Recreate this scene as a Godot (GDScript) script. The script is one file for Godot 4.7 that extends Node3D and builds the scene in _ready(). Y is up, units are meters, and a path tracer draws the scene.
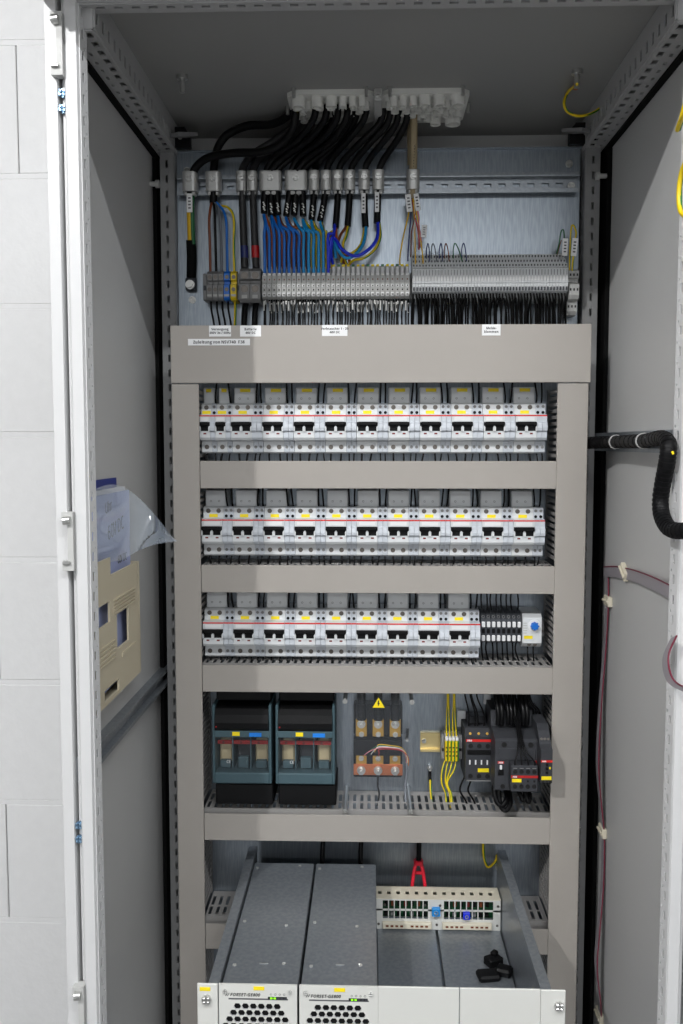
extends Node3D
# Electrical distribution cabinet in front of a painted block wall. Metres, y up.
# The cabinet's front plane lies at z = -0.10, its mounting plate at z = -0.58.

var S: SurfaceTool
var M := {}
var used := {}
const ORD := ["first", "second", "third", "fourth", "fifth", "sixth", "seventh", "eighth", "ninth", "tenth", "eleventh", "twelfth", "thirteenth", "fourteenth", "fifteenth", "sixteenth", "seventeenth", "eighteenth", "nineteenth"]
const ZP := -0.58

# ---------------------------------------------------------------- helpers
func nth(k: int) -> String:   # 0 is first
	if k < 19:
		return ORD[k]
	var n := k + 1
	if n % 10 == 0:
		return ["twentieth", "thirtieth", "fortieth", "fiftieth"][n / 10 - 2]
	return "%s-%s" % [["twenty", "thirty", "forty"][n / 10 - 2], ORD[n % 10 - 1]]

func begin() -> void:
	S = SurfaceTool.new()
	S.begin(Mesh.PRIMITIVE_TRIANGLES)

func poly(p: Array, out: Vector3, smooth := false) -> void:
	var n: Vector3 = (p[0] - p[2]).cross(p[0] - p[1])
	var q := p.duplicate()
	if n.dot(out) < 0.0:
		q.reverse()
	S.set_smooth_group(1 if smooth else -1)
	for i in range(1, q.size() - 1):
		S.add_vertex(q[0]); S.add_vertex(q[i]); S.add_vertex(q[i + 1])

func box(c: Vector3, s: Vector3, b := 0.0, bs := Basis.IDENTITY) -> void:
	var h := s * 0.5
	b = minf(b, minf(h.x, minf(h.y, h.z)) * 0.9)
	for a in 3:
		var u := (a + 1) % 3
		var v := (a + 2) % 3
		for sg in [-1.0, 1.0]:
			var ps := []
			for k in [[-1, -1], [1, -1], [1, 1], [-1, 1]]:
				var p := Vector3.ZERO
				p[a] = sg * h[a]; p[u] = k[0] * (h[u] - b); p[v] = k[1] * (h[v] - b)
				ps.append(c + bs * p)
			var o := Vector3.ZERO
			o[a] = sg
			poly(ps, bs * o)
		if b > 0.0:
			for su in [-1.0, 1.0]:
				for sv in [-1.0, 1.0]:
					var ps := []
					for k in [[-1, 0], [1, 0], [1, 1], [-1, 1]]:
						var p := Vector3.ZERO
						p[a] = k[0] * (h[a] - b)
						p[u] = su * (h[u] - (b if k[1] == 1 else 0.0))
						p[v] = sv * (h[v] - (b if k[1] == 0 else 0.0))
						ps.append(c + bs * p)
					var o := Vector3.ZERO
					o[u] = su; o[v] = sv
					poly(ps, bs * o)
	if b > 0.0:
		for sx in [-1.0, 1.0]:
			for sy in [-1.0, 1.0]:
				for sz in [-1.0, 1.0]:
					var d := Vector3(sx, sy, sz)
					var ps := []
					for k in 3:
						var p := h - Vector3.ONE * b
						p[k] = h[k]
						ps.append(c + bs * (p * d))
					poly(ps, bs * d)

func span(x0: float, x1: float, y0: float, y1: float, z0: float, z1: float, b := 0.0) -> void:
	box(Vector3(x0 + x1, y0 + y1, z0 + z1) * 0.5, Vector3(absf(x1 - x0), absf(y1 - y0), absf(z1 - z0)), b)

func cyl(a: Vector3, c: Vector3, r: float, n := 12, r2 := -1.0) -> void:
	if r2 < 0.0:
		r2 = r
	var d := (c - a).normalized()
	var u := d.cross(Vector3.UP if absf(d.y) < 0.9 else Vector3.RIGHT).normalized()
	var v := d.cross(u)
	var ra := []
	var rb := []
	for i in n:
		var t := TAU * i / n
		var e := u * cos(t) + v * sin(t)
		ra.append(a + e * r); rb.append(c + e * r2)
	for i in n:
		var j := (i + 1) % n
		var m := u * cos(TAU * (i + 0.5) / n) + v * sin(TAU * (i + 0.5) / n)
		poly([ra[i], ra[j], rb[j], rb[i]], m, true)
	if r > 0.0:
		poly(ra, -d)
	if r2 > 0.0:
		poly(rb, d)

func pipe(a: Vector3, c: Vector3, ro: float, ri: float, n := 14) -> void:   # an open ring with thickness
	var d := (c - a).normalized()
	var u := d.cross(Vector3.UP if absf(d.y) < 0.9 else Vector3.RIGHT).normalized()
	var v := d.cross(u)
	for i in n:
		var e := u * cos(TAU * i / n) + v * sin(TAU * i / n)
		var f := u * cos(TAU * (i + 1) / n) + v * sin(TAU * (i + 1) / n)
		var m := e + f
		poly([a + e * ro, a + f * ro, c + f * ro, c + e * ro], m, true)
		poly([a + e * ri, a + f * ri, c + f * ri, c + e * ri], -m)
		poly([a + e * ro, a + f * ro, a + f * ri, a + e * ri], -d)
		poly([c + e * ro, c + f * ro, c + f * ri, c + e * ri], d)

func curve(pts: Array, sub := 5) -> Array:
	if pts.size() < 3:
		return pts
	var out := []
	for i in pts.size() - 1:
		var p0: Vector3 = pts[maxi(i - 1, 0)]
		var p1: Vector3 = pts[i]
		var p2: Vector3 = pts[i + 1]
		var p3: Vector3 = pts[mini(i + 2, pts.size() - 1)]
		for k in sub:
			out.append(p1.cubic_interpolate(p2, p0, p3, float(k) / sub))
	out.append(pts[-1])
	return out

func tube(pts: Array, r: float, n := 8, sub := 5) -> void:
	var c := curve(pts, sub)
	var prev := []
	var u := Vector3.ZERO
	for i in c.size():
		var d: Vector3 = (c[mini(i + 1, c.size() - 1)] - c[maxi(i - 1, 0)]).normalized()
		if u == Vector3.ZERO:
			u = d.cross(Vector3(0.3, 0.2, 0.93)).normalized()
		u = (u - d * u.dot(d)).normalized()
		var v := d.cross(u)
		var ring := []
		for k in n:
			ring.append(c[i] + (u * cos(TAU * k / n) + v * sin(TAU * k / n)) * r)
		if prev.size():
			for k in n:
				var j := (k + 1) % n
				poly([prev[k], prev[j], ring[j], ring[k]], ring[k] + ring[j] - c[i] * 2.0, true)
		else:
			poly(ring, -d)
		if i == c.size() - 1:
			poly(ring, d)
		prev = ring

func ribbon(pts: Array, wv: Array, t: float, sub := 6) -> void:   # flat band: centre points, half-width vectors
	var c := curve(pts, sub)
	var w := curve(wv, sub)
	for i in c.size() - 1:
		var d: Vector3 = (c[i + 1] - c[i]).normalized()
		var n: Vector3 = d.cross(w[i]).normalized() * t * 0.5
		var m: Vector3 = d.cross(w[i + 1]).normalized() * t * 0.5
		var q := [c[i] - w[i], c[i] + w[i], c[i + 1] + w[i + 1], c[i + 1] - w[i + 1]]
		poly([q[0] + n, q[1] + n, q[2] + m, q[3] + m], n, true)
		poly([q[0] - n, q[1] - n, q[2] - m, q[3] - m], -n, true)
		poly([q[0] + n, q[0] - n, q[3] - m, q[3] + m], -w[i])
		poly([q[1] + n, q[1] - n, q[2] - m, q[2] + m], w[i])

func ext(p2: Array, o: Vector3, U: Vector3, V: Vector3, W: Vector3) -> void:   # extruded outline
	var area := 0.0
	for i in p2.size():
		area += p2[i].cross(p2[(i + 1) % p2.size()])
	var p := p2.duplicate()
	if area < 0.0:
		p.reverse()
	for i in p.size():
		var a: Vector2 = p[i]
		var b: Vector2 = p[(i + 1) % p.size()]
		var A := o + U * a.x + V * a.y
		var B := o + U * b.x + V * b.y
		poly([A, B, B + W, A + W], U * (b.y - a.y) - V * (b.x - a.x))
	var ix := Geometry2D.triangulate_polygon(PackedVector2Array(p))
	for k in range(0, ix.size(), 3):
		var t := []
		for q in 3:
			var e: Vector2 = p[ix[k + q]]
			t.append(o + U * e.x + V * e.y)
		poly(t, -W)
		poly([t[0] + W, t[1] + W, t[2] + W], W)

func perf(o: Vector3, U: Vector3, V: Vector3, lu: float, lv: float, rows: Array, t: float) -> void:
	# sheet in the plane U, V with rows of rectangular holes: row = [v0, v1, pitch, hole length, offset]
	var N := U.cross(V).normalized() * t
	var r2 := []
	var y := 0.0
	for r in rows:
		r2.append([y, r[0], null]); r2.append([r[0], r[1], r]); y = r[1]
	r2.append([y, lv, null])
	for r in r2:
		var cuts := []
		if r[2] == null:
			cuts.append([0.0, lu])
		else:
			var x := 0.0
			var k: float = r[2][4]
			while k + r[2][3] < lu:
				cuts.append([x, k]); x = k + r[2][3]
				var A: Vector3 = o + U * k + V * r[0]
				var B: Vector3 = o + U * x + V * r[0]
				var C: Vector3 = o + U * x + V * r[1]
				var D: Vector3 = o + U * k + V * r[1]
				poly([A, B, B - N, A - N], V); poly([C, D, D - N, C - N], -V)
				poly([B, C, C - N, B - N], -U); poly([D, A, A - N, D - N], U)
				k += r[2][2]
			cuts.append([x, lu])
		for c in cuts:
			var q := [o + U * c[0] + V * r[0], o + U * c[1] + V * r[0], o + U * c[1] + V * r[1], o + U * c[0] + V * r[1]]
			poly(q, N)
			poly([q[0] - N, q[1] - N, q[2] - N, q[3] - N], -N)
	var e := [o, o + U * lu, o + U * lu + V * lv, o + V * lv]
	for i in 4:
		var a: Vector3 = e[i]
		var b: Vector3 = e[(i + 1) % 4]
		poly([a, b, b - N, a - N], (a + b) * 0.5 - (e[0] + e[2]) * 0.5)

func screw(c: Vector3, d: Vector3, r: float, h := 0.003) -> void:   # pan head with a cross recess between four lobes
	cyl(c, c + d * h * 0.6, r, 12)
	var u := d.cross(Vector3.UP if absf(d.y) < 0.9 else Vector3.RIGHT).normalized()
	var v := d.cross(u)
	for k in [[1, 1], [1, -1], [-1, 1], [-1, -1]]:
		box(c + d * h * 0.8 + (u * k[0] + v * k[1]) * r * 0.42, Vector3(r * 0.62, h * 0.5, r * 0.62), r * 0.1, Basis(u, d, u.cross(d)))

func numbered(n: String) -> String:
	if not used.has(n):
		used[n] = 0
		return n
	used[n] += 1
	return "%s_%03d" % [n, used[n]]

func mesh() -> ArrayMesh:
	S.generate_normals()
	var m := S.commit()
	begin()
	return m

func put(called: String, m: Mesh, mt: Material, parent: Node3D = null) -> MeshInstance3D:
	var o := MeshInstance3D.new()
	o.mesh = m
	o.material_override = mt
	o.cast_shadow = GeometryInstance3D.SHADOW_CASTING_SETTING_ON
	if parent == null:
		o.name = numbered(called)
		add_child(o)
	else:
		o.name = called
		parent.add_child(o, true)
		o.position = -org(parent)
	return o

func org(n: Node3D) -> Vector3:   # where a node stands in the room, all turned the same way
	var p := Vector3.ZERO
	var k: Node = n
	while k is Node3D and k != self:
		p += (k as Node3D).position
		k = k.get_parent()
	return p

func done(called: String, mt: Material, parent: Node3D = null) -> MeshInstance3D:
	return put(called, mesh(), mt, parent)

func tag(o: Node, label: String, category: String, group := "", kind := "") -> Node:
	o.set_meta("label", label)
	if category: o.set_meta("category", category)
	if group: o.set_meta("group", group)
	if kind: o.set_meta("kind", kind)
	return o

func struct(o: Node, label := "") -> Node:
	o.set_meta("kind", "structure")
	if label: o.set_meta("label", label)
	return o

func thing(called: String, label: String, category: String, at: Vector3, group := "") -> Node3D:
	var o := Node3D.new()
	o.name = numbered(called)
	add_child(o)
	o.position = at
	tag(o, label, category, group)
	return o

func copy(o: Node3D, called: String, at: Vector3, label: String) -> Node3D:
	var c := o.duplicate() as Node3D
	c.name = numbered(called)
	add_child(c)
	c.position = at
	c.set_meta("label", label)
	return c

func text(s: String, size: float, at: Vector3, mt: Material, parent: Node3D, bs := Basis.IDENTITY, called := "lettering", bold := false) -> MeshInstance3D:
	var t := TextMesh.new()
	var f := SystemFont.new()
	f.font_names = PackedStringArray(["Droid Sans"])
	if bold: f.font_weight = 700
	t.font = f
	t.text = s
	t.font_size = 32
	t.pixel_size = size / 32.0
	t.depth = 0.0003
	t.curve_step = 4.0
	var o := put(called, t, mt, parent)
	o.transform = Transform3D(bs, at - org(parent))
	return o

func mat(key: String, c: Color, rough := 0.5, metal := 0.0) -> StandardMaterial3D:
	var m := StandardMaterial3D.new()
	m.albedo_color = c
	m.roughness = rough
	m.metallic = metal
	M[key] = m
	return m

func grain(m: StandardMaterial3D, seed_: int, freq: float, lo: Color, hi: Color, scale: float, cellular := false) -> void:
	var n := FastNoiseLite.new()
	n.seed = seed_
	n.frequency = freq
	n.noise_type = FastNoiseLite.TYPE_CELLULAR if cellular else FastNoiseLite.TYPE_SIMPLEX
	if cellular: n.cellular_return_type = FastNoiseLite.RETURN_CELL_VALUE
	n.fractal_type = FastNoiseLite.FRACTAL_FBM
	n.fractal_octaves = 1 if cellular else 4
	var t := NoiseTexture2D.new()
	t.width = 512; t.height = 512; t.seamless = true
	t.noise = n
	var g := Gradient.new()
	g.set_color(0, lo); g.set_color(1, hi)
	t.color_ramp = g
	m.albedo_texture = t
	m.uv1_triplanar = true
	m.uv1_world_triplanar = true
	m.uv1_scale = Vector3.ONE * scale

func materials() -> void:
	var m := mat("paint", Color(0.775, 0.775, 0.77), 0.42)              # light grey powder coat
	grain(m, 3, 0.09, Color(0.95, 0.95, 0.95), Color(1, 1, 1), 14.0)
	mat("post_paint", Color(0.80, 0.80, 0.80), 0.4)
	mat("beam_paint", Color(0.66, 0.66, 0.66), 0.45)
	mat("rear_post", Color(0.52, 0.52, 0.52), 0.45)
	mat("clamp_zinc", Color(0.72, 0.72, 0.71), 0.32, 0.45)
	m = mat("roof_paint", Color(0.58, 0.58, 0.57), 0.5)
	m = mat("cover", Color(0.645, 0.622, 0.595), 0.5)                  # warm grey cover frame
	grain(m, 8, 0.12, Color(0.96, 0.96, 0.96), Color(1, 1, 1), 20.0)
	m = mat("zinc", Color(0.62, 0.65, 0.68), 0.34, 0.85)              # galvanised sheet
	grain(m, 5, 0.02, Color(0.86, 0.87, 0.88), Color(1, 1, 1), 6.0)
	m.uv1_scale = Vector3(22, 2.0, 8)
	m = mat("zinc_box", Color(0.61, 0.63, 0.65), 0.34, 0.6)
	grain(m, 11, 0.03, Color(0.88, 0.89, 0.9), Color(1, 1, 1), 6.0)
	mat("steel", Color(0.78, 0.78, 0.77), 0.3, 0.9)
	mat("screw_dark", Color(0.42, 0.4, 0.38), 0.4, 0.8)
	mat("brass", Color(0.78, 0.62, 0.3), 0.35, 0.85)
	mat("copper", Color(0.78, 0.46, 0.3), 0.4, 0.8)
	mat("rail_brass", Color(0.88, 0.8, 0.58), 0.3, 0.6)
	mat("black", Color(0.055, 0.055, 0.06), 0.5)
	mat("cable", Color(0.055, 0.055, 0.06), 0.36)
	mat("flat_cable", Color(0.16, 0.16, 0.165), 0.5)
	mat("rubber", Color(0.03, 0.03, 0.03), 0.8)
	mat("slot", Color(0.05, 0.05, 0.05), 0.8)
	mat("breaker", Color(0.85, 0.86, 0.865), 0.38)
	mat("breaker_aux", Color(0.78, 0.80, 0.825), 0.38)
	mat("grey_light", Color(0.72, 0.72, 0.71), 0.5)
	mat("grey_mid", Color(0.5, 0.5, 0.5), 0.5)
	mat("grey_dark", Color(0.27, 0.28, 0.3), 0.5)
	mat("contactor", Color(0.235, 0.24, 0.255), 0.5)
	mat("duct", Color(0.62, 0.61, 0.6), 0.55)
	mat("red", Color(0.83, 0.12, 0.1), 0.4)
	mat("dark_red", Color(0.45, 0.1, 0.09), 0.4)
	mat("strip_red", Color(0.7, 0.1, 0.1), 0.4)
	mat("yellow", Color(0.97, 0.87, 0.06), 0.5)
	mat("pe_yellow", Color(0.9, 0.78, 0.08), 0.45)
	mat("pe_green", Color(0.13, 0.45, 0.12), 0.45)
	mat("wire_blue", Color(0.03, 0.42, 0.78), 0.4)
	mat("wire_cyan", Color(0.08, 0.58, 0.84), 0.4)
	mat("wire_royal", Color(0.1, 0.2, 0.85), 0.4)
	mat("wire_brown", Color(0.45, 0.22, 0.1), 0.4)
	mat("wire_orange", Color(0.7, 0.36, 0.12), 0.4)
	mat("wire_grey", Color(0.4, 0.42, 0.45), 0.4)
	mat("wire_white", Color(0.88, 0.88, 0.86), 0.4)
	mat("wire_red", Color(0.7, 0.08, 0.1), 0.4)
	mat("wire_pink", Color(0.85, 0.5, 0.55), 0.4)
	mat("wire_green", Color(0.08, 0.38, 0.2), 0.4)
	mat("wire_yellow", Color(0.9, 0.72, 0.1), 0.4)
	mat("wire_navy", Color(0.12, 0.17, 0.4), 0.4)
	mat("beige", Color(0.78, 0.74, 0.64), 0.5)
	mat("tan_cable", Color(0.62, 0.56, 0.44), 0.5)
	mat("cream", Color(0.86, 0.83, 0.75), 0.5)
	mat("gland", Color(0.88, 0.88, 0.86), 0.5)
	mat("white", Color(0.92, 0.92, 0.92), 0.5)
	mat("ink", Color(0.08, 0.08, 0.09), 0.6)
	mat("grey_ink", Color(0.35, 0.35, 0.36), 0.6)
	mat("teal_grey", Color(0.25, 0.34, 0.37), 0.5)
	mat("blue_label", Color(0.08, 0.5, 0.88), 0.4)
	mat("blue", Color(0.05, 0.42, 0.8), 0.4)
	mat("cyan_socket", Color(0.1, 0.55, 0.85), 0.4)
	mat("blue_paper", Color(0.07, 0.16, 0.5), 0.5)
	mat("paper", Color(0.72, 0.76, 0.92), 0.6)
	mat("pcb", Color(0.05, 0.3, 0.17), 0.5)
	mat("front_white", Color(0.83, 0.83, 0.81), 0.45)
	mat("bakelite", Color(0.05, 0.05, 0.055), 0.6)
	mat("ribbon", Color(0.58, 0.56, 0.58), 0.5)
	mat("ribbon_red", Color(0.45, 0.14, 0.22), 0.5)
	mat("lug_red", Color(0.85, 0.1, 0.2), 0.45)
	mat("fuse_body", Color(0.75, 0.69, 0.55), 0.5)
	mat("bluezinc", Color(0.5, 0.62, 0.72), 0.3, 0.8)
	m = mat("clear", Color(0.93, 0.96, 1.0, 0.02), 0.03)
	m.transparency = BaseMaterial3D.TRANSPARENCY_ALPHA
	m.metallic_specular = 0.15
	m = mat("smoke", Color(0.3, 0.34, 0.36, 0.05), 0.04)
	m.transparency = BaseMaterial3D.TRANSPARENCY_ALPHA
	m.metallic_specular = 0.3
	m = mat("film", Color(0.78, 0.82, 0.86, 0.36), 0.06)
	m.transparency = BaseMaterial3D.TRANSPARENCY_ALPHA
	m = mat("led_green", Color(0.5, 0.85, 0.1), 0.4)
	m.emission_enabled = true; m.emission = Color(0.55, 0.95, 0.1); m.emission_energy_multiplier = 0.7
	m = mat("wall_paint", Color(0.88, 0.88, 0.88), 0.75)
	grain(m, 21, 0.02, Color(0.985, 0.985, 0.985), Color(1, 1, 1), 2.5)
	var hn := FastNoiseLite.new()
	hn.seed = 4; hn.frequency = 0.06; hn.fractal_octaves = 3
	var ht := NoiseTexture2D.new()
	ht.width = 512; ht.height = 512; ht.seamless = true; ht.noise = hn; ht.as_normal_map = true; ht.bump_strength = 3.0
	m.normal_enabled = true; m.normal_texture = ht; m.normal_scale = 0.1
	m = mat("floor", Color(0.52, 0.52, 0.52), 0.45)
	grain(m, 30, 0.05, Color(0.85, 0.85, 0.85), Color(1, 1, 1), 1.2)
	mat("room_paint", Color(0.76, 0.76, 0.76), 0.8)
	for k in ["black", "bakelite", "contactor", "grey_dark", "rubber", "cable"]:
		M[k].metallic_specular = 0.3
	m = mat("glow", Color(1, 1, 1), 0.5)
	m.emission_enabled = true; m.emission = Color(1, 0.98, 0.95); m.emission_energy_multiplier = 2.0

func _ready() -> void:
	# -------- camera
	var cam := Camera3D.new()
	cam.name = "camera"
	cam.fov = 58.95
	cam.near = 0.05
	add_child(cam)
	cam.position = Vector3(-0.013, 1.55, 1.0)
	cam.rotation_degrees = Vector3(-4.35, 1.8, 0.0)
	cam.current = true
	# -------- environment and exposure
	var we := WorldEnvironment.new()
	we.name = "environment"
	var env := Environment.new()
	env.background_mode = Environment.BG_COLOR
	env.background_color = Color(0, 0, 0)
	env.ambient_light_source = Environment.AMBIENT_SOURCE_DISABLED
	env.tonemap_mode = Environment.TONE_MAPPER_LINEAR
	env.tonemap_exposure = 0.96
	env.sdfgi_enabled = true
	env.ssao_enabled = true
	env.ssil_enabled = true
	we.environment = env
	add_child(we)
	begin()
	materials()
	# -------- lamps on the room's ceiling
	bulb_lamp(Vector3(-1.12, 2.88, 1.62), 3.5)
	tube_lamp(Vector3(0.45, 2.90, 1.20), 1.2, 3.6, "fluorescent tube lamp on the ceiling nearest to the cabinet")
	tube_lamp(Vector3(0.3, 2.90, 5.6), 1.5, 16.0, "fluorescent tube lamp at the far end of the ceiling")
	room()
	cabinet()
	upper_plate()
	cover_frame()
	ducts()
	breaker_rows()
	fuse_row()
	rack()
	top_terminals()
	top_cables()
	side_things()

func bulb_lamp(p: Vector3, energy: float) -> void:
	var t := thing("bulkhead_lamp", "small round ceiling lamp in front of the cabinet on the left", "lamp", Vector3(p.x, 3.0, p.z))
	cyl(Vector3(p.x, 3.0, p.z), Vector3(p.x, 2.965, p.z), 0.07, 24)
	cyl(Vector3(p.x, 2.965, p.z), Vector3(p.x, 2.92, p.z), 0.022, 16)
	done("socket", M.white, t)
	var sm := SphereMesh.new()
	sm.radius = 0.022; sm.height = 0.06; sm.radial_segments = 24; sm.rings = 12
	var b := put("bulb", sm, M.glow, t)
	b.position = Vector3(0, p.y - 3.0 + 0.012, 0)
	var l := OmniLight3D.new()
	l.name = "lamp_light"
	l.light_energy = energy
	l.light_color = Color(1.0, 1.0, 1.0)
	l.light_size = 0.022
	l.omni_range = 12.0
	l.omni_attenuation = 2.0
	l.shadow_enabled = true
	t.add_child(l)
	l.position = b.position

func tube_lamp(p: Vector3, length: float, energy: float, label: String) -> void:
	var t := thing("tube_lamp", label, "lamp", Vector3(p.x, 3.0, p.z), "ceiling tube lamps")
	span(p.x - length * 0.5 - 0.05, p.x + length * 0.5 + 0.05, 2.945, 3.0, p.z - 0.05, p.z + 0.05, 0.006)
	for s in [-1, 1]:
		span(p.x + s * (length * 0.5 + 0.01), p.x + s * (length * 0.5 + 0.035), p.y - 0.02, 2.945, p.z - 0.015, p.z + 0.015, 0.003)
	done("housing", M.white, t)
	cyl(Vector3(p.x - length * 0.5, p.y, p.z), Vector3(p.x + length * 0.5, p.y, p.z), 0.014, 16)
	done("tube", M.glow, t)
	var l := AreaLight3D.new()
	l.name = "tube_light"
	l.area_size = Vector2(length, 0.03)
	l.light_energy = energy
	l.light_color = Color(0.98, 0.99, 1.0)
	l.area_range = 12.0
	l.area_attenuation = 2.0
	l.shadow_enabled = true
	t.add_child(l)
	l.position = Vector3(0, p.y - 0.018 - 3.0, 0)
	l.rotation_degrees = Vector3(-90, 0, 0)

# ---------------------------------------------------------------- the room
func room() -> void:
	var rx0 := -2.8
	var rx1 := 2.8
	var rz := 6.5
	span(rx0, rx1, -0.1, 0.0, -0.83, rz)
	struct(done("floor", M.floor), "smooth grey floor of the plant room")
	span(rx0, rx1, 3.0, 3.1, -0.93, rz + 0.1)
	struct(done("ceiling", M.room_paint), "white ceiling of the plant room")
	span(rx0 - 0.1, rx0, -0.1, 3.0, -0.93, rz + 0.1)
	struct(done("wall_left", M.room_paint), "white side wall on the left")
	span(rx1, rx1 + 0.1, -0.1, 3.0, -0.93, rz + 0.1)
	struct(done("wall_right", M.room_paint), "white side wall on the right")
	span(rx0, rx1, -0.1, 3.0, rz, rz + 0.1)
	struct(done("wall_front", M.room_paint), "white wall facing the cabinet")
	# back wall: painted concrete blocks, mortar beds nearly flush, open butt joints
	span(rx0, rx1, -0.1, 3.0, -0.93, -0.83)
	var w := done("wall_back", M.wall_paint)
	struct(w, "white painted block wall behind the cabinet")
	var rng := RandomNumberGenerator.new()
	rng.seed = 71
	var y0 := -0.2005
	for k in 13:
		var ya := maxf(y0 + 0.2525 * k, 0.0)
		var yb := minf(y0 + 0.2525 * (k + 1), 3.0)
		if yb - ya < 0.02: continue
		var nj := [-0.702, -0.452, -0.70, -0.45, -0.762, -0.45, -0.767, -0.46]
		var x: float = nj[k % 8]
		if k == 3: x = -0.7645
		if k == 5: x = -0.769
		if k == 9: x = -0.702
		if k in [2, 4, 6, 7, 8, 10]: x = -0.5 + 0.02 * (k % 3)
		while x > rx0: x -= 0.5
		span(rx0, rx1, yb - 0.005, yb + 0.005, -0.83, -0.8008 + rng.randf_range(-0.0003, 0.0003), 0.0006)
		var bed := done("mortar_bed", M.wall_paint, w)
		bed.set_meta("label", "white painted mortar bed")
		while x < rx1:
			var xa := maxf(x + 0.001, rx0)
			var xb := minf(x + 0.5 - 0.001, rx1)
			if xb - xa > 0.03:
				span(xa, xb, ya + 0.005, yb - 0.005, -0.83, -0.8 + rng.randf_range(-0.0004, 0.0004), 0.0014)
				done("block", M.wall_paint, w)
			x += 0.5

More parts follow.
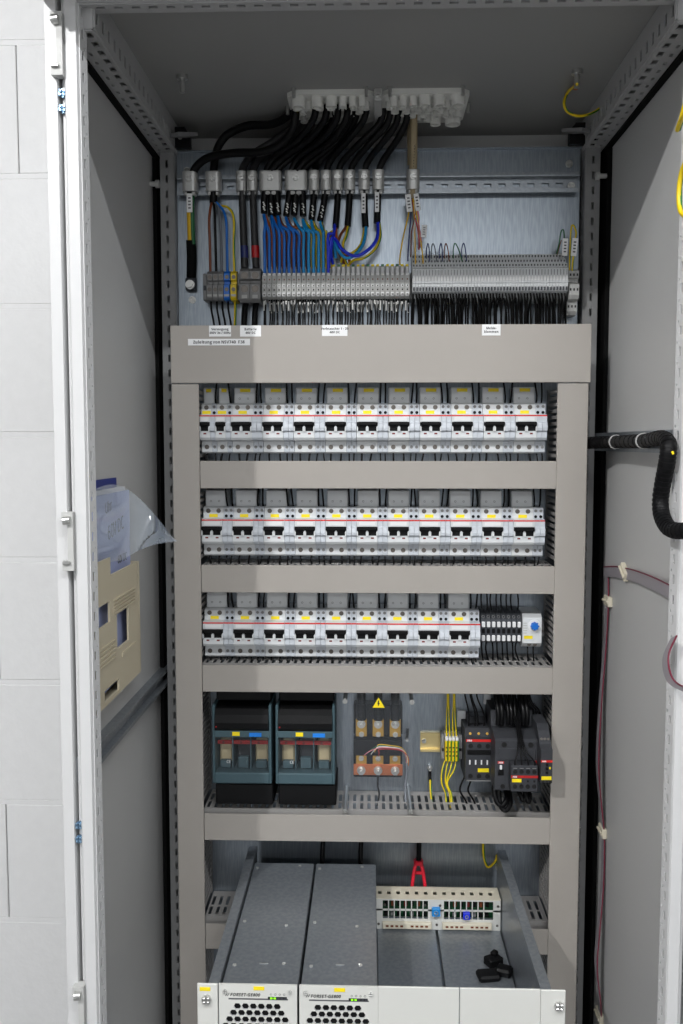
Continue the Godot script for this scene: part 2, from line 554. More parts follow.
# ---------------------------------------------------------------- the cabinet
func cabinet() -> void:
	var t := thing("switch_cabinet", "open light grey steel switch cabinet with slotted frame standing against the block wall", "cabinet", Vector3(0, 0, -0.38))
	# shell
	span(-0.4, 0.4, 0.0, 0.1, -0.66, -0.11, 0.004)
	done("plinth", M.grey_dark, t)
	span(-0.398, 0.398, 0.1, 0.115, -0.66, -0.11)
	done("base_panel", M.paint, t)
	span(-0.4, -0.385, 0.1, 2.1, -0.665, -0.108, 0.002)
	done("side_panel", M.paint, t)
	span(0.385, 0.4, 0.1, 2.1, -0.665, -0.108, 0.002)
	done("side_panel", M.paint, t)
	span(-0.385, 0.385, 0.1, 2.1, -0.66, -0.642)
	done("rear_panel", M.paint, t)
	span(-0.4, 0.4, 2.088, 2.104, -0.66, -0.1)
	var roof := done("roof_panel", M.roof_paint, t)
	span(-0.405, 0.405, 2.074, 2.106, -0.1, -0.012, 0.002)
	done("shadow_lip", M.paint, t)  # unseen lip, added to cast the slanting shadow edges on the side panels
	# black gaskets between frame and panels; right upright one widened over a dark band
	for s in [-1.0, 1.0]:
		span(s * 0.385, s * 0.3755, 2.036, 2.044, -0.6, -0.12)
		done("gasket", M.rubber, t)
		span(s * 0.385, s * 0.378, 0.12, 2.035, -0.60, -0.572 if s < 0 else -0.545)
		done("gasket", M.rubber, t)
	# front posts: rolled section seen end on, extruded upwards
	for s in [-1.0, 1.0]:
		var pr := [[-0.399, -0.1], [-0.3855, -0.1], [-0.3845, -0.103], [-0.3842, -0.124], [-0.3812, -0.124], [-0.3808, -0.106], [-0.3765, -0.106], [-0.3755, -0.098], [-0.3735, -0.096], [-0.3605, -0.096], [-0.3587, -0.099], [-0.3587, -0.106], [-0.372, -0.130], [-0.399, -0.130]]
		var p2 := []
		for q in pr:
			p2.append(Vector2(-s * q[0], q[1]))
		ext(p2, Vector3(0, 0.1, 0), Vector3(1, 0, 0), Vector3(0, 0, 1), Vector3(0, 1.988, 0))
		var post := done("corner_post", M.post_paint, t)
		# slotted inner flange, turned into the opening
		var U := Vector3(0, 1, 0)
		var V := Vector3(-s * 0.0036, 0, -0.016).normalized()
		perf(Vector3(s * 0.3587, 0.1, -0.1), U, V, 1.985, 0.0165, [[0.005, 0.0095, 0.025, 0.011, 0.004], [0.0115, 0.0135, 0.025, 0.003, 0.0185]], 0.0015 )
		done("slotted_flange", M.post_paint, post)
	# rear posts
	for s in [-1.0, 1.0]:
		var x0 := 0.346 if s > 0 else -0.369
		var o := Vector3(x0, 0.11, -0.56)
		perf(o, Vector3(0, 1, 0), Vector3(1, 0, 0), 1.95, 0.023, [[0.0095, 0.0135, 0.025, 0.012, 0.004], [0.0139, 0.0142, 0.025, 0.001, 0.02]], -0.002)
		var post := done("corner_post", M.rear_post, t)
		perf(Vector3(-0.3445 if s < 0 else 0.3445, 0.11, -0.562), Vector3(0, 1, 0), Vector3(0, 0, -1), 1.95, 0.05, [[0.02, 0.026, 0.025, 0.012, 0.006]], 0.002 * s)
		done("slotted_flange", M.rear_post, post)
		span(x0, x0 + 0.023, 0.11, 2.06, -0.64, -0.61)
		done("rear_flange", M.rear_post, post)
	# side beams under the roof: slotted underside and slotted inner face
	for s in [-1.0, 1.0]:
		var xo := 0.376
		var xi := 0.344
		perf(Vector3(s * xi, 2.042, -0.11), Vector3(0, 0, -1), Vector3(s, 0, 0), 0.52, xo - xi, [[0.0045, 0.0125, 0.025, 0.0135, 0.006], [0.0215, 0.0255, 0.025, 0.009, 0.012]], -0.002 * s)
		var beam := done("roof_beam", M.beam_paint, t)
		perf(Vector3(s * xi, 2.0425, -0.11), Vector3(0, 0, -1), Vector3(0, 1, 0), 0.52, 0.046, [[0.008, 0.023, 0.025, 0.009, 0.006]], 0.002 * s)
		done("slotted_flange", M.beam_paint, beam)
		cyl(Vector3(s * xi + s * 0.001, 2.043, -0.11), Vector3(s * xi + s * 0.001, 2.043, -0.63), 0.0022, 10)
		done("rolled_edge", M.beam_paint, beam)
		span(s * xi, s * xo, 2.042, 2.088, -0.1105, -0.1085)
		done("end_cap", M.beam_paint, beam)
		# corner bracket at the rear
		var cx: float = s * 0.338
		ext([Vector2(-0.022, 0), Vector2(0.022, 0), Vector2(0.022, 0.02), Vector2(0.008, 0.034), Vector2(-0.012, 0.034), Vector2(-0.022, 0.02)], Vector3(cx, 2.045, -0.555), Vector3(s, 0, 0), Vector3(0, 1, 0), Vector3(0, 0, -0.012))
		var br := done("corner_bracket", M.black, t)
		screw(Vector3(cx + 0.005, 2.062, -0.555), Vector3(0, 0, 1), 0.004)
		done("screw", M.steel, br)
		ext([Vector2(0, 0), Vector2(0.05, 0.012), Vector2(0.05, 0.018), Vector2(0, 0.006)], Vector3(s * 0.345, 2.05, -0.52), Vector3(-s * 0.5, 0, -0.8), Vector3(0, 1, 0), Vector3(-s * 0.018, 0, 0.01))
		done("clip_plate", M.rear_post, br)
	# front beam: slotted underside above the opening
	perf(Vector3(-0.372, 2.067, -0.1), Vector3(1, 0, 0), Vector3(0, 0, -1), 0.744, 0.022, [[0.006, 0.0115, 0.0209, 0.0105, 0.012], [0.0118, 0.0124, 0.0209, 0.001, 0.0253]], 0.002)
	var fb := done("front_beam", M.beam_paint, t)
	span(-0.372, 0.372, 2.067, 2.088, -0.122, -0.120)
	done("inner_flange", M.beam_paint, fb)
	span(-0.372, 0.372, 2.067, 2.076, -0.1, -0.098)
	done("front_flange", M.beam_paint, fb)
	# roof studs
	for q in [Vector3(-0.2898, 2.0880, -0.3648), Vector3(0.2849, 2.0880, -0.3650)]:
		cyl(q, q - Vector3(0, 0.006, 0), 0.008, 14)
		cyl(q, q - Vector3(0, 0.025, 0), 0.0038, 12)
		done("earth_stud", M.steel, roof)
	# panel holding pins on the rear posts
	for q in [[-1.0, Vector3(-0.3715, 1.9857, -0.5550)], [1.0, Vector3(0.3626, 1.9922, -0.5550)]]:
		cyl(q[1], q[1] + Vector3(q[0] * 0.025, 0, 0.0), 0.0042, 12)
		cyl(q[1] + Vector3(q[0] * -0.002, 0, 0), q[1] + Vector3(q[0] * 0.004, 0, 0), 0.0068, 12)
		done("panel_pin", M.grey_light, t)
	# lock strikers and screws in the groove of the left front post
	for y in [2.018, 1.430, 0.825]:
		ext([Vector2(-0.008, -0.036), Vector2(0.006, -0.036), Vector2(0.006, 0.036), Vector2(-0.008, 0.036), Vector2(-0.008, 0.026), Vector2(-0.001, 0.026), Vector2(-0.001, -0.024), Vector2(-0.008, -0.024)], Vector3(-0.3812, y, -0.104), Vector3(1, 0, 0), Vector3(0, 1, 0), Vector3(0, 0, 0.014))
		var k := done("lock_striker", M.grey_light, t)
		cyl(Vector3(-0.386, y + 0.026, -0.088), Vector3(-0.378, y + 0.026, -0.088), 0.0055, 12)
		done("striker_roller", M.steel, k)
		span(-0.3885, -0.379, y - 0.028, y - 0.024, -0.104, -0.086, 0.001)
		done("striker_stop", M.steel, k)
	for y in [1.956, 1.059]:
		for d in [-0.009, 0.009]:
			screw(Vector3(-0.3795, y + d, -0.104), Vector3(0, 0, 1), 0.0052, 0.006)
			done("screw", M.bluezinc, t)
	# horizontal rails on the side panels
	var prof := [Vector2(0, 0), Vector2(0.014, 0), Vector2(0.014, 0.006), Vector2(0.006, 0.008), Vector2(0.006, 0.022), Vector2(0.014, 0.024), Vector2(0.014, 0.030), Vector2(0, 0.030)]
	ext(prof, Vector3(-0.385, 1.122, -0.112), Vector3(1, 0, 0), Vector3(0, 1, 0), Vector3(0, 0, -0.5))
	done("panel_rail", M.zinc_box, t)
	ext(prof, Vector3(0.385, 1.537, -0.112), Vector3(-1, 0, 0), Vector3(0, 1, 0), Vector3(0, 0, -0.46))
	done("panel_rail", M.zinc, t)

# ---------------------------------------------------------------- mounting plate and clamp rail
func upper_plate() -> void:
	var t := thing("mounting_plate", "galvanised steel mounting plate behind the terminals and cables", "mounting plate", Vector3(0, 0.2, ZP))
	span(-0.345, 0.341, 0.2, 2.046, ZP - 0.003, ZP, 0.001)
	done("sheet", M.zinc, t)
	span(-0.345, 0.341, 2.0435, 2.046, ZP, ZP + 0.008)
	done("top_flange", M.zinc, t)
	for p in [Vector3(-0.3261, 2.0139, -0.5800), Vector3(0.3214, 2.0195, -0.5800), Vector3(-0.3203, 1.7965, -0.5800), Vector3(0.3224, 1.9794, -0.5660)]:
		screw(p, Vector3(0, 0, 1), 0.0062, 0.005)
		done("screw", M.steel, t)
	# C-profile rail that carries the cable clamps
	var r := thing("clamp_rail", "slotted galvanised rail crossing the top of the mounting plate", "rail", Vector3(0, 1.975, ZP))
	var x0 := -0.340
	span(x0, 0.334, 1.972, 1.9745, ZP, ZP + 0.022)
	span(x0, 0.334, 1.994, 1.9965, ZP, ZP + 0.022)
	span(x0, 0.334, 1.9965, 2.001, ZP + 0.0195, ZP + 0.022)
	span(x0, 0.334, 1.9675, 1.972, ZP + 0.0195, ZP + 0.022)
	done("side_walls", M.zinc_box, r)
	perf(Vector3(x0, 1.9745, ZP + 0.006), Vector3(1, 0, 0), Vector3(0, 1, 0), 0.674, 0.0195, [[0.0065, 0.0125, 0.0242, 0.012, 0.01]], 0.002)
	done("slotted_web", M.zinc_box, r)

# ---------------------------------------------------------------- grey cover frame
func cover_frame() -> void:
	var t := thing("front_cover", "warm grey sheet steel cover frame dividing the device rows", "cover frame", Vector3(0, 0.3, -0.46))
	var zf := -0.46
	var zb := -0.4635
	span(-0.3325, -0.2888, 0.3, 1.6445, zb, zf, 0.0008)
	done("upright", M.cover, t)
	span(0.285, 0.3335, 0.3, 1.6445, zb, zf, 0.0008)
	done("upright", M.cover, t)
	span(-0.333, 0.336, 1.646, 1.7375, zb, zf + 0.002, 0.0008)
	done("header", M.cover, t)
	for b in [[1.4768, 1.5213], [1.3064, 1.3516], [1.1408, 1.1854], [0.8883, 0.9336]]:
		span(-0.288, 0.285, b[0], b[1], zb, zf - 0.0006, 0.0006)
		done("crossbar", M.cover, t)
	for b in [[-0.288, -0.2405], [0.2375, 0.285]]:
		span(b[0], b[1], 0.6989, 0.7425, zb, zf - 0.0006, 0.0006)
		done("crossbar", M.cover, t)
	# printed labels stuck on the header
	var lab := [
		[Vector3(-0.2705, 1.7371, -0.4580), Vector3(-0.2354, 1.7198, -0.4580), ["Versorgung", "400V 3x / 50Hz"], 0.0050, "white label reading Versorgung on the cover header"],
		[Vector3(-0.2208, 1.7369, -0.4580), Vector3(-0.1873, 1.7196, -0.4580), ["Batterie", "48V DC"], 0.0050, "white label reading Batterie on the cover header"],
		[Vector3(-0.3045, 1.7161, -0.4580), Vector3(-0.2051, 1.7058, -0.4580), ["Zuleitung von NSV740  F38"], 0.0066, "long white label reading Zuleitung von NSV740 F38"],
		[Vector3(-0.0899, 1.7373, -0.4580), Vector3(-0.0493, 1.7199, -0.4580), ["Verbraucher 1 - 20", "48V DC"], 0.0050, "white label reading Verbraucher on the cover header"],
		[Vector3(0.1636, 1.7371, -0.4580), Vector3(0.1929, 1.7198, -0.4580), ["Melde-", "klemmen"], 0.0050, "white label reading Meldeklemmen on the cover header"]]
	for l in lab:
		var a: Vector3 = l[0]
		var b: Vector3 = l[1]
		var k := thing("printed_label", l[4], "label", (a + b) * 0.5, "labels on the cover header")
		span(a.x, b.x, b.y, a.y, -0.458, -0.4574)
		done("sticker", M.white, k)
		var n: int = l[2].size()
		for i in n:
			text(l[2][i], l[3], Vector3((a.x + b.x) * 0.5, (a.y + b.y) * 0.5 + ((n - 1) * 0.5 - i) * 0.0056, -0.4572), M.ink, k, Basis.IDENTITY, "lettering", true)

# ---------------------------------------------------------------- slotted wiring ducts
func duct_run(t: Node3D, x0: float, l: float, y0: float, y1: float, zf: float) -> void:
	perf(Vector3(x0, y1, zf), Vector3(1, 0, 0), Vector3(0, 0, -1), l, 0.086, [[0.006, 0.034, 0.0125, 0.0055, 0.003], [0.038, 0.07, 0.0125, 0.0055, 0.003]], 0.0018)
	done("finger_wall", M.duct, t)
	perf(Vector3(x0, y0, zf), Vector3(1, 0, 0), Vector3(0, 0, -1), l, 0.086, [[0.006, 0.07, 0.0125, 0.0055, 0.003]], -0.0018)
	done("finger_wall", M.duct, t)
	span(x0, x0 + l, y0 + 0.002, y1 - 0.002, zf - 0.003, zf)
	done("cover_strip", M.duct, t)

func ducts() -> void:
	var zf := -0.492
	var names := ["first slotted wiring duct from the top, under the top breaker row", "second slotted wiring duct, under the middle breaker row", "third slotted wiring duct, under the bottom breaker row", "wide slotted wiring duct under the fuse switches and contactors", "lowest slotted wiring duct, beside the rack"]
	var ys := [[1.4768, 1.516], [1.3064, 1.3465], [1.1408, 1.1805], [0.8883, 0.9300], [0.6989, 0.7400]]
	for i in 5:
		var y0: float = ys[i][0]
		var y1: float = ys[i][1]
		var t := thing("wiring_duct", names[i], "wiring duct", Vector3(0, y0, ZP), "slotted wiring ducts")
		var runs := [[-0.294, 0.585]] if i < 4 else [[-0.294, 0.054], [0.2375, 0.0535]]
		for rn in runs:
			duct_run(t, rn[0], rn[1], y0, y1, zf)
	# upright ducts either side
	for s in [-1.0, 1.0]:
		var xi := -0.297 if s < 0 else 0.2925
		var t := thing("wiring_duct", "upright slotted wiring duct along the %s edge of the device rows" % ("left" if s < 0 else "right"), "wiring duct", Vector3(xi, 0.3, ZP), "slotted wiring ducts")
		for seg in [[1.5213, 1.64], [1.3516, 1.4768], [1.1854, 1.3064], [0.9336, 1.1408], [0.7425, 0.8883], [0.4, 0.6989]]:
			# side wall of slanting fingers: slats between two edge strips
			var h: float = seg[1] - seg[0]
			span(xi - 0.001, xi + 0.001, seg[0], seg[1], -0.496, -0.492)
			span(xi - 0.001, xi + 0.001, seg[0], seg[1], -0.579, -0.566)
			var n := int(h / 0.0105)
			for k in n:
				var yy: float = seg[0] + 0.0105 * (k + 0.5)
				ext([Vector2(-0.496, yy), Vector2(-0.496, yy + 0.0055), Vector2(-0.566, yy + 0.0055), Vector2(-0.566, yy)], Vector3(xi - 0.001, 0, 0), Vector3(0, 0, 1), Vector3(0, 1, 0), Vector3(0.002, 0, 0))
			done("finger_wall", M.duct, t)
		span(xi + s * 0.002, xi + s * 0.040, 0.3, 1.645, -0.497, -0.494)
		done("cover_strip", M.duct, t)
		span(xi + s * 0.038, xi + s * 0.040, 0.3, 1.645, -0.578, -0.497)
		done("outer_wall", M.duct, t)

# ---------------------------------------------------------------- circuit breakers
func breaker_profile(x0: float, x1: float, top: float, nose: float, mt: Material, called: String, t: Node3D) -> MeshInstance3D:
	var b := 0.0
	var p := [[-0.566, 0], [-0.515, 0], [-0.512, -0.0025], [-0.512, -0.0185], [nose - 0.002, -0.0192], [nose, -0.0212], [nose, -0.057], [nose - 0.003, -0.061], [-0.513, -0.0625], [-0.513, -0.0805], [-0.516, -0.083], [-0.566, -0.083]]
	var q := []
	for e in p:
		q.append(Vector2(e[0], e[1] + top))
	ext(q, Vector3(x0 + 0.0002, 0, 0), Vector3(0, 0, 1), Vector3(0, 1, 0), Vector3(x1 - x0 - 0.0004, 0, 0))
	return done(called, mt, t)

func terminal_screw(t: Node3D, c: Vector3, r: float, called := "terminal_screw", mt: Material = null) -> void:
	pipe(c - Vector3(0, 0, 0.002), c + Vector3(0, 0, 0.0006), r * 1.25, r * 1.0, 12)
	cyl(c - Vector3(0, 0, 0.002), c + Vector3(0, 0, 0.00005), r, 12)
	var u := r * 0.75
	box(c + Vector3(0, 0, 0.0002), Vector3(u * 1.6, r * 0.3, 0.0006))
	done(called, M.screw_dark if mt == null else mt, t)

func make_breaker(poles: int, x: float, top: float, yellow: bool) -> Node3D:
	var t := thing("circuit_breaker", "", "circuit breaker", Vector3(x, top - 0.083, ZP), "circuit breakers")
	var pw := 0.0173
	var w := pw * poles
	var nose := -0.4945
	breaker_profile(x, x + w, top, nose, M.breaker, "housing", t)
	for i in poles:
		var c := x + pw * (i + 0.5)
		terminal_screw(t, Vector3(c, top - 0.0068, -0.512), 0.0031)
		terminal_screw(t, Vector3(c, top - 0.0725, -0.513), 0.0031)
		span(c - 0.0024, c + 0.0024, top - 0.0517, top - 0.0492, nose - 0.001, nose + 0.0004)
		done("switch_indicator", M.dark_red, t)
		# toggle: window recess with its cheeks
		span(c - 0.0083, c + 0.0083, top - 0.0462, top - 0.0315, nose - 0.004, nose + 0.0006)
		var wd := done("lever_window", M.black, t)
		wd.set_meta("label", "black lever window")
		for s in [-1.0, 1.0]:
			ext([Vector2(0, 0), Vector2(0.0022, 0), Vector2(0.0022, 0.006), Vector2(0.001, 0.0085), Vector2(0, 0.0085)], Vector3(c + s * 0.0086, top - 0.0465, nose), Vector3(-s, 0, 0), Vector3(0, 1, 0), Vector3(0, 0, 0.0045))
			done("lever_cheek", M.breaker, t)
	span(x + 0.0012, x + w - 0.0012, top - 0.0372, top - 0.0312, nose, nose + 0.0085, 0.0014)
	done("lever", M.black, t)
	var lw := 0.0142
	var lx := x + w * 0.5 - lw * 0.5
	span(lx, lx + lw, top - 0.0176, top - 0.0123, -0.512, -0.5116)
	done("marker_label", M.yellow, t)
	span(x + 0.0002, x + w - 0.0002, top - 0.0222, top - 0.0201, nose - 0.002, nose + 0.0003)
	done("red_stripe", M.red, t)
	span(x + w * 0.5 - 0.0095 * poles * 0.7, x + w * 0.5 + 0.0095 * poles * 0.7, top - 0.0292, top - 0.0238, nose - 0.001, nose + 0.0002)
	done("name_plate", M.white, t)
	# half-width auxiliary contacts on the right
	var aw := 0.0085
	for i in poles:
		var ax := x + w + aw * i
		var a := breaker_profile(ax, ax + aw, top, nose - 0.001, M.breaker_aux, "auxiliary_contact", t)
		var c := ax + aw * 0.5
		terminal_screw(a, Vector3(c, top - 0.0058, -0.512), 0.002, "terminal_screw", M.grey_mid)
		pipe(Vector3(c, top - 0.0155, -0.514), Vector3(c, top - 0.0155, -0.5114), 0.0026, 0.0021, 10)
		cyl(Vector3(c, top - 0.0155, -0.516), Vector3(c, top - 0.0155, -0.5119), 0.0022, 10)
		done("wire_opening", M.black, a)
		terminal_screw(a, Vector3(c, top - 0.0725, -0.513), 0.0021, "terminal_screw", M.grey_mid)
		span(ax + 0.0002, ax + aw - 0.0002, top - 0.0222, top - 0.0201, nose - 0.003, nose - 0.0006)
		done("red_stripe", M.red, a)
		ext([Vector2(0, -0.030), Vector2(0.004, -0.034), Vector2(0.0055, -0.041), Vector2(0.0048, -0.0455), Vector2(0, -0.0475)], Vector3(ax + 0.0003, top, nose - 0.0015), Vector3(0, 0, 1), Vector3(0, 1, 0), Vector3(aw - 0.0006, 0, 0))
		done("coupling_grip", M.breaker_aux, a)
	# busbar adapter behind, showing above the breaker
	span(x + 0.0008, x + w + 0.002, top - 0.002, top + 0.027, -0.566, -0.528, 0.0015)
	var ad := done("adapter_housing", M.breaker, t)
	if poles > 1:
		for k in [0.3, 0.7]:
			pipe(Vector3(x + w * k, top + 0.0085, -0.53), Vector3(x + w * k, top + 0.0085, -0.5274), 0.0018, 0.0012, 8)
			done("test_socket", M.grey_mid, ad)
	if yellow:
		span(x + w * 0.32, x + w * 0.82, top + 0.0195, top + 0.025, -0.528, -0.5272)
		done("marker_label", M.yellow, ad)
	return t

func wire(called: String, label: String, group: String, pts: Array, r: float, mt: Material, n := 6, sub := 4) -> MeshInstance3D:
	tube(pts, r, n, sub)
	var o := done(called, mt)
	tag(o, label, "wire", group)
	return o

func breaker_rows() -> void:
	var rng := RandomNumberGenerator.new()
	rng.seed = 12
	var rows := [
		{"n": "top", "top": 1.6160, "x": -0.2945, "count": 10, "duct": 1.516, "p": 0.0519},
		{"n": "middle", "top": 1.4434, "x": -0.2932, "count": 11, "duct": 1.3465, "p": 0.0517},
		{"n": "bottom", "top": 1.2700, "x": -0.2932, "count": 9, "duct": 1.1805, "p": 0.0516}]
	var wide := {}
	var narrow: Node3D = null
	for r in rows:
		var row: String = r.n
		# mounting rail behind the breakers
		var dr := thing("din_rail", "top-hat rail behind the %s breaker row" % row, "rail", Vector3(0, r.top - 0.06, ZP), "top-hat rails")
		ext([Vector2(0, -0.0175), Vector2(0.0015, -0.0175), Vector2(0.0065, -0.0125), Vector2(0.0065, 0.0125), Vector2(0.0015, 0.0175), Vector2(0, 0.0175)], Vector3(-0.288, r.top - 0.043, ZP), Vector3(0, 0, 1), Vector3(0, 1, 0), Vector3(0.57, 0, 0))
		done("hat_profile", M.rail_brass, dr)
		var xs := []
		var x: float = r.x
		if row == "top":
			for k in 2:
				xs.append([x, 1]); x += 0.02595
		for k in r.count:
			xs.append([x, 2]); x += r.p
		for k in xs.size():
			var lab := "%s white two-pole circuit breaker from the left in the %s row" % [ORD[k], row]
			if xs[k][1] == 1:
				lab = "%s narrow single-pole circuit breaker at the left end of the top row" % ORD[k]
			elif row == "top":
				lab = "%s white two-pole circuit breaker from the left in the top row" % ORD[k - 2]
			var b: Node3D
			if xs[k][1] == 1:
				if narrow == null:
					narrow = make_breaker(1, xs[k][0], r.top, true)
					b = narrow
				else:
					b = copy(narrow, "circuit_breaker", Vector3(xs[k][0], r.top - 0.083, ZP), lab)
			else:
				var key := "y" if row == "top" else "n"
				if not wide.has(key):
					wide[key] = make_breaker(2, xs[k][0], r.top, key == "y")
					b = wide[key]
				else:
					b = copy(wide[key], "circuit_breaker", Vector3(xs[k][0], r.top - 0.083, ZP), lab)
			b.set_meta("label", lab)
			b.set_meta("group", "circuit breakers in the %s row" % row)
			# wires: thin black ones above the auxiliary contacts and below every terminal
			var w: float = 0.0173 * xs[k][1]
			for i in xs[k][1]:
				var c: float = xs[k][0] + w + 0.0085 * (i + 0.5)
				var d := rng.randf_range(-0.004, 0.004)
				wire("breaker_wire", "%sthin black wire above the %s%s breaker of the %s row" % [(["left ", "right "][i] if xs[k][1] > 1 else ""), nth(k if row != "top" or k < 2 else k - 2), " narrow" if xs[k][1] == 1 else " two-pole", row], "wires above the %s breaker row" % row, [Vector3(c, r.top - 0.004, -0.53), Vector3(c + d * 0.3, r.top + 0.012, -0.520 + rng.randf_range(-0.003, 0.003)), Vector3(c + d, r.top + 0.034, -0.522)], 0.0016, M.cable)
			for i in xs[k][1] * 2:
				var c: float = xs[k][0] + 0.0173 * (i + 0.5) if i < xs[k][1] else xs[k][0] + w + 0.0085 * (i - xs[k][1] + 0.5)
				var d := rng.randf_range(-0.006, 0.004)
				wire("breaker_wire", "%s thin black wire from the left under the %s%s breaker of the %s row" % [nth(i), nth(k if row != "top" or k < 2 else k - 2), " narrow" if xs[k][1] == 1 else " two-pole", row], "wires below the %s breaker row" % row, [Vector3(c, r.top - 0.078, -0.528), Vector3(c + d * 0.4, r.top - 0.088, -0.515 + rng.randf_range(-0.004, 0.004)), Vector3(c + d, r.duct - 0.008, -0.518)], 0.0017 if i < xs[k][1] else 0.0013, M.cable)
	# row of fuse terminals and the thermostat at the end of the bottom row
	var f0: Node3D = null
	for k in 8:
		var x := 0.1742 + 0.00855 * k
		var lab := "%s narrow grey and white fuse terminal from the left beside the bottom breakers" % ORD[k]
		if f0 == null:
			f0 = thing("fuse_terminal", lab, "fuse terminal", Vector3(x, 1.2146, ZP), "fuse terminals in the bottom row")
			ext([Vector2(-0.572, 1.213), Vector2(-0.522, 1.213), Vector2(-0.513, 1.219), Vector2(-0.513, 1.2495), Vector2(-0.522, 1.264), Vector2(-0.53, 1.2665), Vector2(-0.572, 1.2665)], Vector3(x + 0.0003, 0, 0), Vector3(0, 0, 1), Vector3(0, 1, 0), Vector3(0.0078, 0, 0))
			done("body", M.grey_dark, f0)
			span(x + 0.0014, x + 0.007, 1.2412, 1.2505, -0.516, -0.5095, 0.001)
			done("upper_tab", M.white, f0)
			span(x + 0.0014, x + 0.007, 1.2175, 1.2275, -0.516, -0.5095, 0.001)
			done("lower_tab", M.white, f0)
			span(x + 0.0016, x + 0.0068, 1.2305, 1.2385, -0.516, -0.5115, 0.001)
			done("fuse_lever", M.black, f0)
			pipe(Vector3(x + 0.0042, 1.257, -0.525), Vector3(x + 0.0042, 1.2582, -0.516), 0.0026, 0.0018, 10)
			done("screw_collar", M.grey_mid, f0)
		else:
			copy(f0, "fuse_terminal", Vector3(x, 1.2146, ZP), lab)
		var d := rng.randf_range(-0.003, 0.006)
		wire("fuse_wire", "thin black wire above the %s fuse terminal from the left" % nth(k), "wires above the fuse terminals", [Vector3(x + 0.004, 1.262, -0.53), Vector3(x + 0.003 + d, 1.285, -0.535), Vector3(x + 0.004 - d, 1.312, -0.54)], 0.0014, M.cable)
		wire("fuse_wire", "thin black wire below the %s fuse terminal from the left" % nth(k), "wires below the fuse terminals", [Vector3(x + 0.004, 1.216, -0.53), Vector3(x + 0.003 - d, 1.20, -0.525), Vector3(x + 0.008 + d, 1.172, -0.53)], 0.0015, M.cable)
	var t := thing("thermostat", "small white thermostat with a blue dial beside the fuse terminals", "thermostat", Vector3(0.26, 1.207, ZP))
	ext([Vector2(-0.572, 1.2065), Vector2(-0.522, 1.2065), Vector2(-0.516, 1.2095), Vector2(-0.51, 1.215), Vector2(-0.51, 1.257), Vector2(-0.517, 1.264), Vector2(-0.53, 1.2655), Vector2(-0.572, 1.2655)], Vector3(0.2436, 0, 0), Vector3(0, 0, 1), Vector3(0, 1, 0), Vector3(0.0318, 0, 0))
	done("housing", M.breaker, t)
	cyl(Vector3(0.2630, 1.2447, -0.51), Vector3(0.2630, 1.2447, -0.5085), 0.0105, 24)
	done("dial_plate", M.white, t)
	cyl(Vector3(0.2630, 1.2447, -0.5085), Vector3(0.2630, 1.2447, -0.501), 0.0062, 20, 0.0055)
	var kn := done("dial", M.blue, t)
	for k in 8:
		var a := TAU * k / 8.0
		box(Vector3(0.2630 + cos(a) * 0.0062, 1.2447 + sin(a) * 0.0062, -0.5055), Vector3(0.0018, 0.0018, 0.005))
	tag(done("grip_ribs", M.blue, kn), "", "", "", "stuff")
	span(0.2462, 0.2606, 1.2222, 1.2275, -0.51, -0.5096)
	done("marker_label", M.yellow, t)
	for k in 5:
		span(0.2448, 0.2515 - 0.0004 * absf(k - 2), 1.2315 + 0.0042 * k, 1.2327 + 0.0042 * k, -0.511, -0.5096)
		done("vent_rib", M.grey_light, t)
	for xx in [0.2555, 0.2652]:
		terminal_screw(t, Vector3(xx, 1.2128, -0.5122), 0.0026)
		wire("thermostat_wire", "%s thin black wire below the white thermostat" % ("left" if xx < 0.26 else "right"), "wires below the thermostat", [Vector3(xx, 1.209, -0.53), Vector3(xx - 0.001, 1.195, -0.52), Vector3(xx + 0.002, 1.172, -0.53)], 0.0015, M.cable)
	var e := thing("end_clamp", "grey end clamp to the right of the thermostat", "clamp", Vector3(0.28, 1.22, ZP), "end clamps")
	span(0.2768, 0.2835, 1.221, 1.252, -0.572, -0.53, 0.001)
	done("body", M.grey_mid, e)
	screw(Vector3(0.2802, 1.232, -0.53), Vector3(0, 0, 1), 0.0026, 0.003)
	done("screw", M.screw_dark, e)

